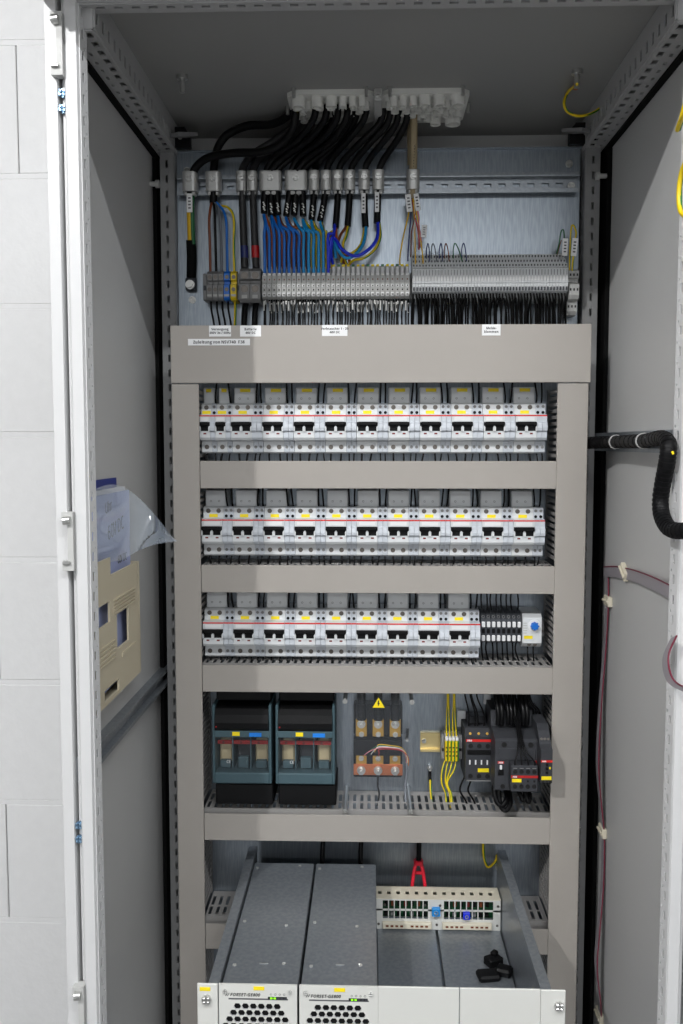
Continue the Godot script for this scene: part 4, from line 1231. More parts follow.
# ---------------------------------------------------------------- 19-inch rack with power modules
func rack() -> void:
	var t := thing("equipment_rack", "shallow 19-inch rack pulled forward with galvanised side walls", "rack", Vector3(0, 0.707, -0.32))
	var zf := -0.136
	for s in [-1.0, 1.0]:
		var xi := -0.2115 if s < 0 else 0.2125
		span(xi, xi + s * 0.0015, 0.71, 0.835, -0.555, zf - 0.003)
		var sw := done("side_wall", M.zinc_box, t)
		span(xi, xi + s * 0.0145, 0.8335, 0.8355, -0.555, zf - 0.003, 0.0005)
		done("top_flange", M.zinc_box, sw)
		# mounting ear
		var e0 := -0.2391 if s < 0 else 0.2110
		var e1 := -0.2118 if s < 0 else 0.2432
		span(e0, e1, 0.707, 0.840, zf - 0.003, zf, 0.0008)
		var ear := done("mounting_ear", M.front_white, t)
		screw(Vector3(e0 + 0.0125 if s < 0 else 0.2345, 0.8195, zf), Vector3(0, 0, 1), 0.0062, 0.006)
		done("ear_screw", M.steel, ear)
		if s < 0:
			span(-0.2355, -0.2215, 0.8305, 0.8355, zf, zf + 0.0005)
			done("marker_label", M.yellow, ear)
	for k in 4:
		span(0.2112, 0.2122, 0.765 + 0.012 * k, 0.770 + 0.012 * k, -0.20, -0.165)
		done("vent_louvre", M.steel, t)
	span(-0.2115, 0.2125, 0.707, 0.709, -0.555, zf - 0.003)
	done("floor_sheet", M.zinc_box, t)
	for r in [[-0.2100, -0.1068], [-0.1030, -0.0030], [0.0010, 0.1005], [0.1045, 0.2105]]:
		span(r[0], r[1], 0.709, 0.7225, -0.50, zf - 0.003, 0.001)
		done("module_tray", M.zinc_box, t)
	# blank front panels
	for r in [[-0.0008, 0.1052], [0.1062, 0.2106]]:
		span(r[0], r[1], 0.707, 0.8405, zf - 0.003, zf, 0.0006)
		done("blank_panel", M.front_white, t)
	# ---- two power modules
	var a := power_module(-0.2110, "left one of the two galvanised power modules in the rack")
	copy(a, "power_module", a.position + Vector3(0.1062, 0, 0), "right one of the two galvanised power modules in the rack")
	# ---- rear connector unit
	var u := thing("connector_unit", "cream connector unit with green circuit boards and blue sockets at the back of the rack", "connector unit", Vector3(0.1, 0.7226, -0.5))
	perf(Vector3(-0.0005, 0.777, -0.490), Vector3(1, 0, 0), Vector3(0, 0, -1), 0.2110, 0.042, [[0.015, 0.026, 0.0158, 0.0062, 0.003]], 0.0012)
	done("top_plate", M.cream, u)
	span(-0.0005, 0.2105, 0.7226, 0.777, -0.533, -0.531)
	done("rear_plate", M.cream, u)
	# face with two board windows: a lattice of strips
	var zc := -0.4905
	for y in [[0.7226, 0.7412], [0.7552, 0.7582], [0.7732, 0.7768]]:
		span(-0.0005, 0.2105, y[0], y[1], zc - 0.0012, zc)
	for x in [[-0.0005, 0.0105], [0.0875, 0.1145], [0.198, 0.2105]]:
		span(x[0], x[1], 0.7412, 0.7732, zc - 0.0012, zc)
	for k in 7:
		span(0.0195 + 0.0098 * k, 0.0212 + 0.0098 * k, 0.7412, 0.7732, zc - 0.0012, zc)
		span(0.1225 + 0.0098 * k, 0.1242 + 0.0098 * k, 0.7412, 0.7732, zc - 0.0012, zc)
	done("face_grid", M.front_white, u)
	for x in [[0.004, 0.092], [0.110, 0.203]]:
		span(x[0], x[1], 0.738, 0.775, -0.506, -0.504)
		var b := done("circuit_board", M.pcb, u)
		for k in 7:
			span(x[0] + 0.010 + 0.011 * k, x[0] + 0.0155 + 0.011 * k, 0.7605, 0.772, -0.504, -0.4955, 0.0006)
			done("component", [M.black, M.wire_brown, M.black, M.dark_red][k % 4], b)
			span(x[0] + 0.009 + 0.011 * k, x[0] + 0.0155 + 0.011 * k, 0.743, 0.7495, -0.504, -0.496, 0.0006)
			done("component", [M.black, M.grey_mid, M.black][k % 3], b)
	for x in [[0.010, 0.0935], [0.1115, 0.1955]]:
		span(x[0], x[1], 0.7265, 0.7372, zc, zc + 0.007, 0.0008)
		var c := done("edge_connector", M.cream, u)
		for k in 8:
			var cx: float = x[0] + 0.008 + 0.0082 * k + (0.0095 if k > 3 else 0.0)
			span(cx - 0.0024, cx + 0.0024, 0.7300, 0.7332, zc + 0.006, zc + 0.0073)
			done("contact_opening", M.wire_brown, c)
	for q in [[0.1008, 0.7565, 0.0070, M.cyan_socket], [0.1525, 0.7505, 0.0058, M.wire_royal]]:
		box(Vector3(q[0], q[1], zc + 0.004), Vector3(q[2] * 2.0, q[2] * 2.0, 0.008), 0.0008)
		var so := done("socket", q[3], u)
		pipe(Vector3(q[0], q[1], zc + 0.008), Vector3(q[0], q[1], zc + 0.0095), q[2] * 0.55, q[2] * 0.35, 12)
		done("socket_ring", M.steel, so)
	for p in [[0.0035, 0.7315], [0.1025, 0.7315], [0.205, 0.7315], [0.014, 0.7655], [0.0825, 0.7655], [0.108, 0.7655], [0.206, 0.7655]]:
		cyl(Vector3(p[0], p[1], zc - 0.0005), Vector3(p[0], p[1], zc + 0.0006), 0.0022, 10)
		done("rivet", M.screw_dark, u)
	# ---- loose black plug lying in the right tray
	var k := thing("loose_plug", "small black connector lying loose in the right-hand rack tray", "connector", Vector3(0.18, 0.7226, -0.37))
	box(Vector3(0.185, 0.730, -0.388), Vector3(0.026, 0.014, 0.020), 0.002, Basis(Vector3.UP, 0.5))
	done("shell", M.black, k)
	box(Vector3(0.172, 0.7275, -0.352), Vector3(0.034, 0.010, 0.026), 0.003, Basis(Vector3.UP, 0.15))
	done("flap", M.black, k)
	box(Vector3(0.198, 0.7295, -0.362), Vector3(0.024, 0.012, 0.022), 0.003, Basis(Vector3.UP, -0.4))
	done("hood", M.cable, k)
	box(Vector3(0.187, 0.739, -0.394), Vector3(0.012, 0.008, 0.01), 0.002, Basis(Vector3.UP, 0.9))
	done("latch", M.black, k)
	# ---- red forked boot on a black cable behind the rack
	var f := thing("cable_boot", "red forked boot on a black cable hanging behind the rack", "cable", Vector3(0.0736, 0.7676, -0.5500))
	var c0 := Vector3(0.0748, 0.8442, -0.5500)
	var c1 := Vector3(0.0742, 0.8151, -0.5500)
	tube([c0 + Vector3(0, 0.04, 0), c0, c1], 0.0045, 10, 3)
	done("cable", M.cable, f)
	cyl(c1 + Vector3(0, 0.002, 0), c1 - Vector3(0, 0.005, 0), 0.0085, 14)
	done("collar", M.lug_red, f)
	for s in [-1.0, 1.0]:
		tube([c1 - Vector3(-s * 0.004, 0.004, 0), c1 - Vector3(-s * 0.008, 0.018, -0.004), c1 - Vector3(-s * 0.013, 0.055, -0.01)], 0.0032, 8, 4)
		done("fork_leg", M.lug_red, f)
	span(c1.x - 0.009, c1.x + 0.009, c1.y - 0.024, c1.y - 0.019, c1.z - 0.003, c1.z + 0.003, 0.001)
	done("fork_bridge", M.lug_red, f)
	# ---- earth wire at the back right and dark cables at the back left
	pe_wire("green-yellow earth wire hooked behind the right side wall of the rack", "", [Vector3(0.1883, 0.8468, -0.5600), Vector3(0.1904, 0.8176, -0.5600), Vector3(0.1976, 0.8012, -0.5600), Vector3(0.2098, 0.8105, -0.5600), Vector3(0.2132, 0.8234, -0.5600)], 0.0022)
	var eb := thing("earth_bolt", "steel earth bolt behind the right side wall of the rack", "bolt", Vector3(0.2152, 0.8033, -0.5600))
	screw(Vector3(0.2152, 0.8033, -0.5600), Vector3(0, 0, 1), 0.0055, 0.008)
	done("head", M.steel, eb)
	for q in [[325, "black cable behind the left power module"], [363, "black cable behind the right power module"]]:
		var x: float = Vector3(-0.0914, 0.8281, -0.5600).x if q[0] == 325 else Vector3(-0.0238, 0.8291, -0.5600).x
		wire("supply_cable", q[1], "", [Vector3(x, 0.90, -0.56), Vector3(x - 0.002, 0.86, -0.555), Vector3(x - 0.004, 0.83, -0.55), Vector3(x - 0.004, 0.77, -0.535)], 0.0042, M.cable, 8)

func power_module(x0: float, label: String) -> Node3D:
	var t := thing("power_module", label, "power supply", Vector3(x0, 0.7226, -0.32), "power modules in the rack")
	var w := 0.1045
	var zf := -0.136
	span(x0 + 0.0012, x0 + w - 0.001, 0.7226, 0.828, -0.508, zf - 0.004, 0.0012)
	var b := done("case", M.zinc_box, t)
	for p in [[0.012, -0.20], [0.080, -0.205], [0.010, -0.315], [0.074, -0.305], [0.008, -0.488], [0.080, -0.497]]:
		screw(Vector3(x0 + p[0], 0.828, p[1]), Vector3(0, 1, 0), 0.0028, 0.0016)
		done("lid_screw", M.steel, b)
	span(x0 + 0.046, x0 + 0.058, 0.828, 0.8288, -0.206, -0.2045)
	done("lid_slot", M.steel, b)
	# perforated front: holes cut with booleans
	var c := CSGBox3D.new()
	c.name = "front_panel"
	c.size = Vector3(w - 0.0012, 0.133, 0.003)
	c.material = M.front_white
	t.add_child(c)
	var ctr := Vector3(x0 + w * 0.5, 0.7735, zf - 0.0015)
	c.position = ctr - t.position
	var rows := [6, 7, 8, 9, 9, 8, 9, 8, 7]
	for r in rows.size():
		var n: int = rows[r]
		for i in n:
			var h := CSGCylinder3D.new()
			h.operation = CSGShape3D.OPERATION_SUBTRACTION
			h.sides = 6
			h.radius = 0.0051
			h.height = 0.02
			h.name = "hole"
			c.add_child(h, true)
			h.position = Vector3((i - (n - 1) * 0.5) * 0.0105 - 0.001, 0.0362 - r * 0.0091, 0.0)
			h.rotation_degrees = Vector3(90, 0, 0)
	span(x0 + 0.004, x0 + w - 0.004, 0.712, 0.822, zf - 0.0042, zf - 0.0038)
	done("dark_screen", M.black, t)
	for s in [0.0085, 0.0945]:
		screw(Vector3(x0 + s, 0.8308, zf), Vector3(0, 0, 1), 0.0028, 0.003)
		done("panel_screw", M.steel, t)
	span(x0 + 0.0465, x0 + 0.0608, 0.8328, 0.8378, zf, zf + 0.0005)
	done("marker_label", M.yellow, t)
	var bs := Basis(Vector3(1, 0, 0), Vector3(0.22, 1, 0), Vector3(0, 0, 1))
	text("// FORSET-GE800", 0.0058, Vector3(x0 + 0.0325, 0.8262, zf + 0.0003), M.ink, t, bs, "lettering", true)
	span(x0 + 0.0135, x0 + 0.092, 0.8196, 0.8214, zf, zf + 0.0004)
	done("printed_line", M.grey_ink, t)
	span(x0 + 0.0655, x0 + 0.0905, 0.8205, 0.8240, zf, zf + 0.0005)
	var d := done("display_strip", M.ink, t)
	for k in 5:
		span(x0 + 0.0685 + 0.0046 * k, x0 + 0.0715 + 0.0046 * k, 0.8211, 0.8234, zf + 0.0004, zf + 0.0009)
		done("status_led", M.led_green if k < 2 else M.grey_dark, d)
	for k in 4:
		pipe(Vector3(x0 + 0.0695 + 0.0058 * k, 0.8272, zf - 0.0002), Vector3(x0 + 0.0695 + 0.0058 * k, 0.8272, zf + 0.0002), 0.0016, 0.0011, 6 if k % 2 else 4)
		done("printed_symbol", M.grey_ink, t)
	return t

# ---------------------------------------------------------------- terminal strips at the top
func top_terminals() -> void:
	var rng := RandomNumberGenerator.new()
	rng.seed = 5
	var dr := thing("din_rail", "top-hat rail carrying the terminal strips at the top", "rail", Vector3(0, 1.80, ZP), "top-hat rails")
	ext([Vector2(0, -0.0175), Vector2(0.0015, -0.0175), Vector2(0.0065, -0.0125), Vector2(0.0065, 0.0125), Vector2(0.0015, 0.0175), Vector2(0, 0.0175)], Vector3(-0.300, 1.812, ZP), Vector3(0, 0, 1), Vector3(0, 1, 0), Vector3(0.622, 0, 0))
	done("hat_profile", M.zinc_box, dr)
	# ---- supply terminals on the left
	var sup := [[206.2, 211.8, M.grey_mid, "first grey supply terminal from the left, under the brown wire"], [212.0, 217.4, M.grey_mid, "second grey supply terminal from the left, under the black wire"], [217.6, 223.0, M.grey_mid, "third grey supply terminal from the left, under the grey wire"], [223.2, 229.2, M.blue, "blue supply terminal between grey and yellow ones"], [230.0, 236.0, M.pe_yellow, "yellow supply terminal for the earth wire"]]
	var k0 := (-0.294 - -0.2)
	for s in sup:
		var xa: float = -0.294 + (s[0] - 202.0) * 0.001675
		var xb: float = -0.294 + (s[1] - 202.0) * 0.001675
		var t := thing("supply_terminal", s[3], "terminal", Vector3(xa, 1.79, ZP), "supply terminals")
		var g: Material = s[2]
		ext([Vector2(-0.573, 1.789), Vector2(-0.537, 1.789), Vector2(-0.533, 1.793), Vector2(-0.533, 1.8145), Vector2(-0.541, 1.8165), Vector2(-0.541, 1.8205), Vector2(-0.536, 1.822), Vector2(-0.536, 1.833), Vector2(-0.543, 1.838), Vector2(-0.573, 1.838)], Vector3(xa, 0, 0), Vector3(0, 0, 1), Vector3(0, 1, 0), Vector3(xb - xa - 0.0004, 0, 0))
		done("body", g, t)
		for q in [[1.8275, -0.536], [1.8065, -0.533]]:
			terminal_screw(t, Vector3((xa + xb) * 0.5, q[0], q[1]), 0.0027)
		span(xa + 0.001, xb - 0.001, 1.795, 1.7985, -0.5332, -0.5325)
		done("marker_slot", M.grey_light, t)
	for e in [[-0.2945, -0.2880, "grey end clamp at the left end of the supply terminals"], [-0.2365, -0.2325, "thin grey end plate beside the yellow supply terminal"], [0.0535, 0.0560, "thin grey end plate between the two long terminal strips"]]:
		var c := thing("end_clamp", e[2], "clamp", Vector3(e[0], 1.79, ZP), "end clamps")
		span(e[0], e[1], 1.790, 1.834, -0.573, -0.54, 0.0008)
		done("body", M.grey_mid, c)
		span(e[0] + 0.001, e[1] - 0.001, 1.806, 1.814, -0.54, -0.5392)
		done("slot", M.grey_dark, c)
	for k in 2:
		var xa := -0.2315 + 0.0178 * k
		var t := thing("battery_terminal", "large dark grey battery terminal under the %s banded cable" % ["blue", "red"][k], "terminal", Vector3(xa, 1.786, ZP), "battery terminals")
		ext([Vector2(-0.573, 1.785), Vector2(-0.534, 1.785), Vector2(-0.528, 1.790), Vector2(-0.528, 1.8145), Vector2(-0.538, 1.817), Vector2(-0.538, 1.821), Vector2(-0.531, 1.823), Vector2(-0.531, 1.836), Vector2(-0.54, 1.842), Vector2(-0.573, 1.842)], Vector3(xa, 0, 0), Vector3(0, 0, 1), Vector3(0, 1, 0), Vector3(0.0172, 0, 0))
		done("body", M.grey_mid, t)
		for q in [[1.829, -0.531], [1.8065, -0.528]]:
			terminal_screw(t, Vector3(xa + 0.0086, q[0], q[1]), 0.0048)
		span(xa + 0.004, xa + 0.013, 1.791, 1.7965, -0.5282, -0.5275)
		done("marker_slot", M.grey_light, t)
	# ---- thirty grey load terminals
	var m0: Node3D = null
	for k in 30:
		var x := -0.1934 + 0.00820 * k
		var lab := "%s grey load terminal from the left, below the blue wires" % nth(k) if k < 14 else "%s yellow-topped grey load terminal from the left" % nth(k - 14)
		if k == 0: lab = "leftmost grey load terminal, next to the battery terminals"
		if k == 13: lab = "grey load terminal under the royal blue wire"
		if k == 29: lab = "rightmost grey load terminal, next to the pale signal terminals"
		var t: Node3D
		if m0 == null:
			t = thing("load_terminal", lab, "terminal", Vector3(x, 1.79, ZP), "load terminals")
			m0 = t
			ext([Vector2(-0.573, 1.790), Vector2(-0.536, 1.790), Vector2(-0.530, 1.7925), Vector2(-0.527, 1.797), Vector2(-0.527, 1.8150), Vector2(-0.5315, 1.8165), Vector2(-0.5315, 1.8290), Vector2(-0.536, 1.8315), Vector2(-0.550, 1.8325), Vector2(-0.550, 1.847), Vector2(-0.573, 1.847)], Vector3(x, 0, 0), Vector3(0, 0, 1), Vector3(0, 1, 0), Vector3(0.0076, 0, 0))
			done("body", M.grey_light, t)
			span(x + 0.001, x + 0.0066, 1.8280, 1.8325, -0.5365, -0.5295, 0.0008)
			done("clamp_tab", M.white, t)
			span(x + 0.0015, x + 0.0061, 1.8085, 1.8130, -0.5275, -0.5255, 0.0006)
			done("jumper_tab", M.white, t)
			span(x + 0.0010, x + 0.0066, 1.7935, 1.8000, -0.531, -0.5255, 0.0008)
			done("clamp_tab", M.white, t)
			span(x + 0.003, x + 0.0048, 1.8205, 1.8230, -0.5322, -0.5312)
			done("test_opening", M.wire_brown, t)
			span(x + 0.0030, x + 0.0048, 1.8095, 1.8115, -0.526, -0.5252)
			done("test_opening", M.slot, t)
			span(x + 0.0028, x + 0.0050, 1.8028, 1.8052, -0.5275, -0.5266)
			done("test_opening", M.slot, t)
			span(x + 0.0022, x + 0.0056, 1.7948, 1.7975, -0.5258, -0.5252)
			done("wire_opening", M.grey_mid, t)
			span(x + 0.0012, x + 0.0064, 1.8335, 1.8455, -0.5505, -0.5475, 0.0008)
			done("upper_clamp", M.white, t)
		else:
			t = copy(m0, "load_terminal", Vector3(x, 1.79, ZP), lab)
		if k >= 14:
			span(x + 0.0014, x + 0.0062, 1.8455, 1.8490, -0.552, -0.546)
			done("yellow_top", M.yellow if k % 3 else M.wire_green, t)
			span(x + 0.0014, x + 0.0062, 1.8305, 1.8445, -0.549, -0.5425, 0.0008)
			done("front_clamp", M.white, t)
		# marked black wires below
		for j in 2:
			var c := x + 0.0022 + 0.0036 * j
			var d := rng.randf_range(-0.002, 0.002)
			var w := thing("load_wire", "%s black wire with a pale marker sleeve under the %s load terminal" % [["left", "right"][j], nth(k)], "wire", Vector3(c, 1.72, -0.54), "marked wires under the load terminals")
			tube([Vector3(c, 1.794, -0.542), Vector3(c + d, 1.778, -0.538 + 0.004 * j), Vector3(c + d * 1.5, 1.755, -0.536), Vector3(c - d, 1.725, -0.53)], 0.0014, 6, 4)
			done("sheath", M.cable, w)
			var y := 1.779 + rng.randf_range(-0.003, 0.003)
			cyl(Vector3(c + d * 0.8, y + 0.0068, -0.5395 + 0.004 * j), Vector3(c + d * 1.25, y - 0.0095, -0.5372 + 0.002 * j), 0.0017, 8)
			done("marker_sleeve", M.grey_light if (k * 2 + j) % 3 else M.wire_white, w)
	# ---- fifty narrow pale signal terminals
	var s0: Node3D = null
	for k in 50:
		var x := 0.0565 + 0.00511 * k
		var lab := "%s narrow pale grey signal terminal from the left" % nth(k)
		if k == 0: lab = "leftmost narrow pale signal terminal"
		if k == 49: lab = "rightmost narrow pale signal terminal, below the two white tags"
		var t: Node3D
		if s0 == null:
			t = thing("signal_terminal", lab, "terminal", Vector3(x, 1.79, ZP), "signal terminals")
			s0 = t
			ext([Vector2(-0.573, 1.786), Vector2(-0.54, 1.786), Vector2(-0.535, 1.797), Vector2(-0.526, 1.800), Vector2(-0.523, 1.808), Vector2(-0.523, 1.8115), Vector2(-0.5245, 1.8125), Vector2(-0.5225, 1.8135), Vector2(-0.5225, 1.8365), Vector2(-0.532, 1.840), Vector2(-0.533, 1.8465), Vector2(-0.545, 1.849), Vector2(-0.546, 1.856), Vector2(-0.556, 1.8585), Vector2(-0.557, 1.866), Vector2(-0.573, 1.866)], Vector3(x, 0, 0), Vector3(0, 0, 1), Vector3(0, 1, 0), Vector3(0.0046, 0, 0))
			done("body", M.breaker, t)
			span(x + 0.0006, x + 0.0042, 1.8165, 1.8235, -0.523, -0.5217, 0.0004)
			done("marker", M.white, t)
			span(x + 0.0017, x + 0.0029, 1.8255, 1.8345, -0.523, -0.5221)
			done("disconnect_slot", M.grey_mid, t)
			for q in [[1.8405, 1.845, -0.5325], [1.8497, 1.8545, -0.5455], [1.859, 1.8645, -0.5565]]:
				span(x + 0.0012, x + 0.0034, q[0], q[1], q[2] - 0.002, q[2] + 0.0002)
				done("spring_opening", M.grey_dark, t)
			span(x + 0.0012, x + 0.0034, 1.801, 1.8065, -0.526, -0.5222)
			done("wire_opening", M.grey_dark, t)
		else:
			copy(s0, "signal_terminal", Vector3(x, 1.79, ZP), lab)
		for j in 2:
			var c := x + 0.0015 + 0.0022 * j
			var d := rng.randf_range(-0.005, 0.005)
			wire("signal_wire", "%s thin black wire under the %s narrow pale signal terminal" % [["front", "rear"][j], nth(k)], "wires under the signal terminals", [Vector3(c, 1.799, -0.535 - 0.008 * j), Vector3(c + d * 0.2, 1.788, -0.530 - 0.008 * j), Vector3(c + d, 1.768, -0.532 + rng.randf_range(-0.01, 0.006)), Vector3(c + d * 1.2, 1.725, -0.53)], 0.0016, M.rubber, 5, 4)
	# ---- stacked grey terminals at the right end
	for k in 3:
		var x := 0.3150 + 0.0056 * k
		var t := thing("end_terminal", "%s small grey terminal from the left at the right end of the strips" % ORD[k], "terminal", Vector3(x, 1.76, ZP), "small terminals at the right end")
		ext([Vector2(-0.573, 1.764), Vector2(-0.55, 1.764), Vector2(-0.545, 1.770), Vector2(-0.545, 1.785), Vector2(-0.535, 1.788), Vector2(-0.531, 1.794), Vector2(-0.531, 1.812), Vector2(-0.54, 1.816), Vector2(-0.54, 1.821), Vector2(-0.534, 1.823), Vector2(-0.534, 1.834), Vector2(-0.545, 1.838), Vector2(-0.573, 1.838)], Vector3(x, 0, 0), Vector3(0, 0, 1), Vector3(0, 1, 0), Vector3(0.0052, 0, 0))
		done("body", M.grey_light, t)
		for q in [[1.8275, -0.534], [1.803, -0.531], [1.7775, -0.545]]:
			span(x + 0.0014, x + 0.0038, q[0] - 0.002, q[0] + 0.002, q[1] - 0.001, q[1] + 0.0004)
			done("wire_opening", M.slot, t)

# ---------------------------------------------------------------- cables, clamps and cable entry
func nozzle(t: Node3D, x: float, z: float, r: float, h: float) -> void:
	cyl(Vector3(x, 2.082, z), Vector3(x, 2.080 - h * 0.4, z), r * 1.1, 16, r)
	pipe(Vector3(x, 2.080 - h * 0.4, z), Vector3(x, 2.080 - h, z), r, r * 0.76, 16)
	done("nozzle", M.gland, t)

func cable_clamp(px: Vector3, w: float, h: float, called: String) -> void:
	var t := thing("cable_clamp", called, "clamp", px, "cable clamps on the rail")
	var x0 := px.x - w * 0.5
	# arched saddle, bent over the cables
	var arc := []
	var rr := minf(0.007, w * 0.45)
	arc.append(Vector2(0, 0)); arc.append(Vector2(0, 0.014))
	for i in 5:
		var a := PI - PI * 0.5 * i / 4.0
		arc.append(Vector2(rr + cos(a) * rr, 0.014 + sin(a) * rr * 0.8))
	for i in 5:
		var a := PI * 0.5 - PI * 0.5 * i / 4.0
		arc.append(Vector2(w - rr + cos(a) * rr, 0.014 + sin(a) * rr * 0.8))
	arc.append(Vector2(w, 0.014)); arc.append(Vector2(w, 0))
	ext(arc, Vector3(x0, px.y - h * 0.5, -0.556), Vector3(1, 0, 0), Vector3(0, 0, 1), Vector3(0, h, 0))
	done("saddle", M.clamp_zinc, t)
	screw(Vector3(px.x, px.y + h * 0.12, -0.556 + 0.014 + rr * 0.8), Vector3(0, 0, 1), minf(0.0052, w * 0.3), 0.006)
	done("screw", M.steel, t)
	span(x0 + w * 0.14, x0 + w * 0.86, px.y - h * 0.5 - 0.006, px.y - h * 0.5, -0.556, -0.541, 0.001)
	done("counter_trough", M.grey_light, t)

func cable(label: String, group: String, upper: Array, lower: Array, r: float, mt: Material, printed := false) -> Node3D:
	var t := thing("cable", label, "cable", lower[lower.size() - 1], group)
	var pts := upper.duplicate()
	pts.append_array(lower)
	tube(pts, r, 10, 6)
	done("sheath", mt, t)
	if printed:
		var a: Vector3 = lower[lower.size() - 2]
		var b: Vector3 = lower[lower.size() - 1]
		for k in 4:
			var p := a.lerp(b, 0.15 + 0.2 * k) + Vector3(0.001 * (k % 2), 0, r * 0.86)
			box(p, Vector3(0.0028, 0.0045, 0.0012), 0.0004, Basis(Vector3(0, 0, 1), 0.5))
			done("printed_mark", M.wire_white, t)
	return t

func tagplate(label: String, a: Vector3, w: float, h: float, tilt := 0.0) -> void:
	var t := thing("cable_tag", label, "tag", a, "white cable tags")
	var bs := Basis(Vector3(0, 0, 1), tilt)
	box(a, Vector3(w, h, 0.0015), 0.0004, bs)
	done("plate", M.white, t)
	for k in 4:
		box(a + bs * Vector3(0, h * (0.27 - 0.18 * k), 0.0008), Vector3(w * 0.45, h * 0.08, 0.0004), 0.0, bs)
		done("printed_mark", M.grey_ink, t)

func top_cables() -> void:
	# ---- cable entry plates under the roof
	var names := ["left pale grey cable entry plate with nozzles under the roof", "right pale grey cable entry plate with nozzles under the roof"]
	for p in 2:
		var x0 := -0.1420 if p == 0 else 0.0040
		var t := thing("cable_entry_plate", names[p], "cable entry", Vector3(x0 + 0.068, 2.088, -0.48), "cable entry plates")
		var pts := []
		for c in [[0.012, 0.0], [0.122, 0.0], [0.134, 0.012], [0.134, 0.118], [0.122, 0.13], [0.012, 0.13], [0.0, 0.118], [0.0, 0.012]]:
			pts.append(Vector2(c[0], c[1]))
		ext(pts, Vector3(x0, 2.081, -0.425), Vector3(1, 0, 0), Vector3(0, 0, -1), Vector3(0, 0.007, 0))
		done("frame", M.gland, t)
		var row1 := [[0.017, 0.0105], [0.046, 0.0085], [0.068, 0.0085], [0.086, 0.0055], [0.101, 0.0055], [0.116, 0.0055]]
		for q in row1:
			var xx: float = x0 + (q[0] if p == 0 else 0.134 - q[0])
			nozzle(t, xx, -0.439, q[1], 0.014)
		for r in 4:
			for k in 7:
				var xx := x0 + 0.013 + 0.018 * k + (0.008 if r % 2 else 0.0)
				if xx > x0 + 0.128: continue
				if p == 1 and r == 3 and k > 3: continue
				nozzle(t, xx, -0.460 - 0.0185 * r, 0.0062, 0.010)
		if p == 1:
			nozzle(t, x0 + 0.088, -0.522, 0.0085, 0.014)
			nozzle(t, x0 + 0.116, -0.522, 0.0125, 0.014)
		for s in [[0.012, -0.418], [0.122, -0.418], [-0.004 if p == 0 else 0.138, -0.49]]:
			cyl(Vector3(x0 + s[0], 2.088, s[1]), Vector3(x0 + s[0], 2.074, s[1]), 0.0028, 10)
			done("fixing_screw", M.steel, t)
	var br := thing("joining_bracket", "grey bracket joining the two cable entry plates", "bracket", Vector3(-0.002, 2.07, -0.48))
	span(-0.0085, 0.0045, 2.070, 2.0885, -0.555, -0.422, 0.002)
	done("bar", M.grey_light, br)
	screw(Vector3(-0.002, 2.078, -0.422), Vector3(0, 0, 1), 0.004, 0.004)
	done("screw", M.steel, br)
	# ---- clamps, left to right
	var cl := [[190.0, 14.5, "first cable clamp from the left, on the earth cable"], [213.5, 15.0, "second cable clamp from the left, on the supply cable"], [241.5, 10.0, "third cable clamp from the left, on the blue banded cable"], [252.5, 10.0, "fourth cable clamp from the left, on the red banded cable"], [271.0, 22.0, "wide cable clamp over three black cables, left of its twin"], [296.5, 22.5, "wide cable clamp over three black cables, right of its twin"], [314.5, 10.5, "first narrow cable clamp right of the wide ones"], [326.5, 10.5, "second narrow cable clamp right of the wide ones"], [338.0, 10.5, "third narrow cable clamp right of the wide ones"], [350.0, 10.5, "fourth narrow cable clamp right of the wide ones"], [364.5, 11.0, "fifth narrow cable clamp right of the wide ones, above a white tag"], [378.5, 11.5, "sixth narrow cable clamp right of the wide ones, above a white tag"], [413.0, 12.5, "rightmost cable clamp, on the beige signal cable"]]
	var c190 := Vector3(-0.3152, 1.9857, -0.5450)
	var c413 := Vector3(0.0573, 1.9840, -0.5450)
	for q in cl:
		var x: float = lerpf(c190.x, c413.x, (q[0] - 190.0) / 223.0)
		cable_clamp(Vector3(x, c190.y - 0.0005, -0.5475), q[1] * 0.00168, 0.032, q[2])
	# ---- black cables from the entry plates to the clamps
	var g := "black cables from the roof to the clamps"
	var BK: Material = M.cable
	cable("thick black cable bending left to the first clamp", g, [Vector3(-0.1309, 2.0891, -0.4700), Vector3(-0.1320, 2.0726, -0.4750), Vector3(-0.1387, 2.0483, -0.4850), Vector3(-0.1603, 2.0300, -0.5000), Vector3(-0.1940, 2.0224, -0.5100), Vector3(-0.2355, 2.0244, -0.5200), Vector3(-0.2785, 2.0215, -0.5300), Vector3(-0.3022, 2.0102, -0.5400)], [Vector3(-0.3136, 1.9925, -0.5460), Vector3(-0.3155, 1.9794, -0.5460), Vector3(-0.3157, 1.9663, -0.5460)], 0.0068, BK)
	cable("thick black cable bending left to the second clamp, behind the first", g, [Vector3(-0.1374, 2.0934, -0.4900), Vector3(-0.1439, 2.0784, -0.5000), Vector3(-0.1749, 2.0716, -0.5250), Vector3(-0.2181, 2.0740, -0.5400), Vector3(-0.2531, 2.0631, -0.5500), Vector3(-0.2701, 2.0389, -0.5500)], [Vector3(-0.2757, 2.0019, -0.5460), Vector3(-0.2760, 1.9725, -0.5460), Vector3(-0.2762, 1.9513, -0.5460)], 0.0068, BK)
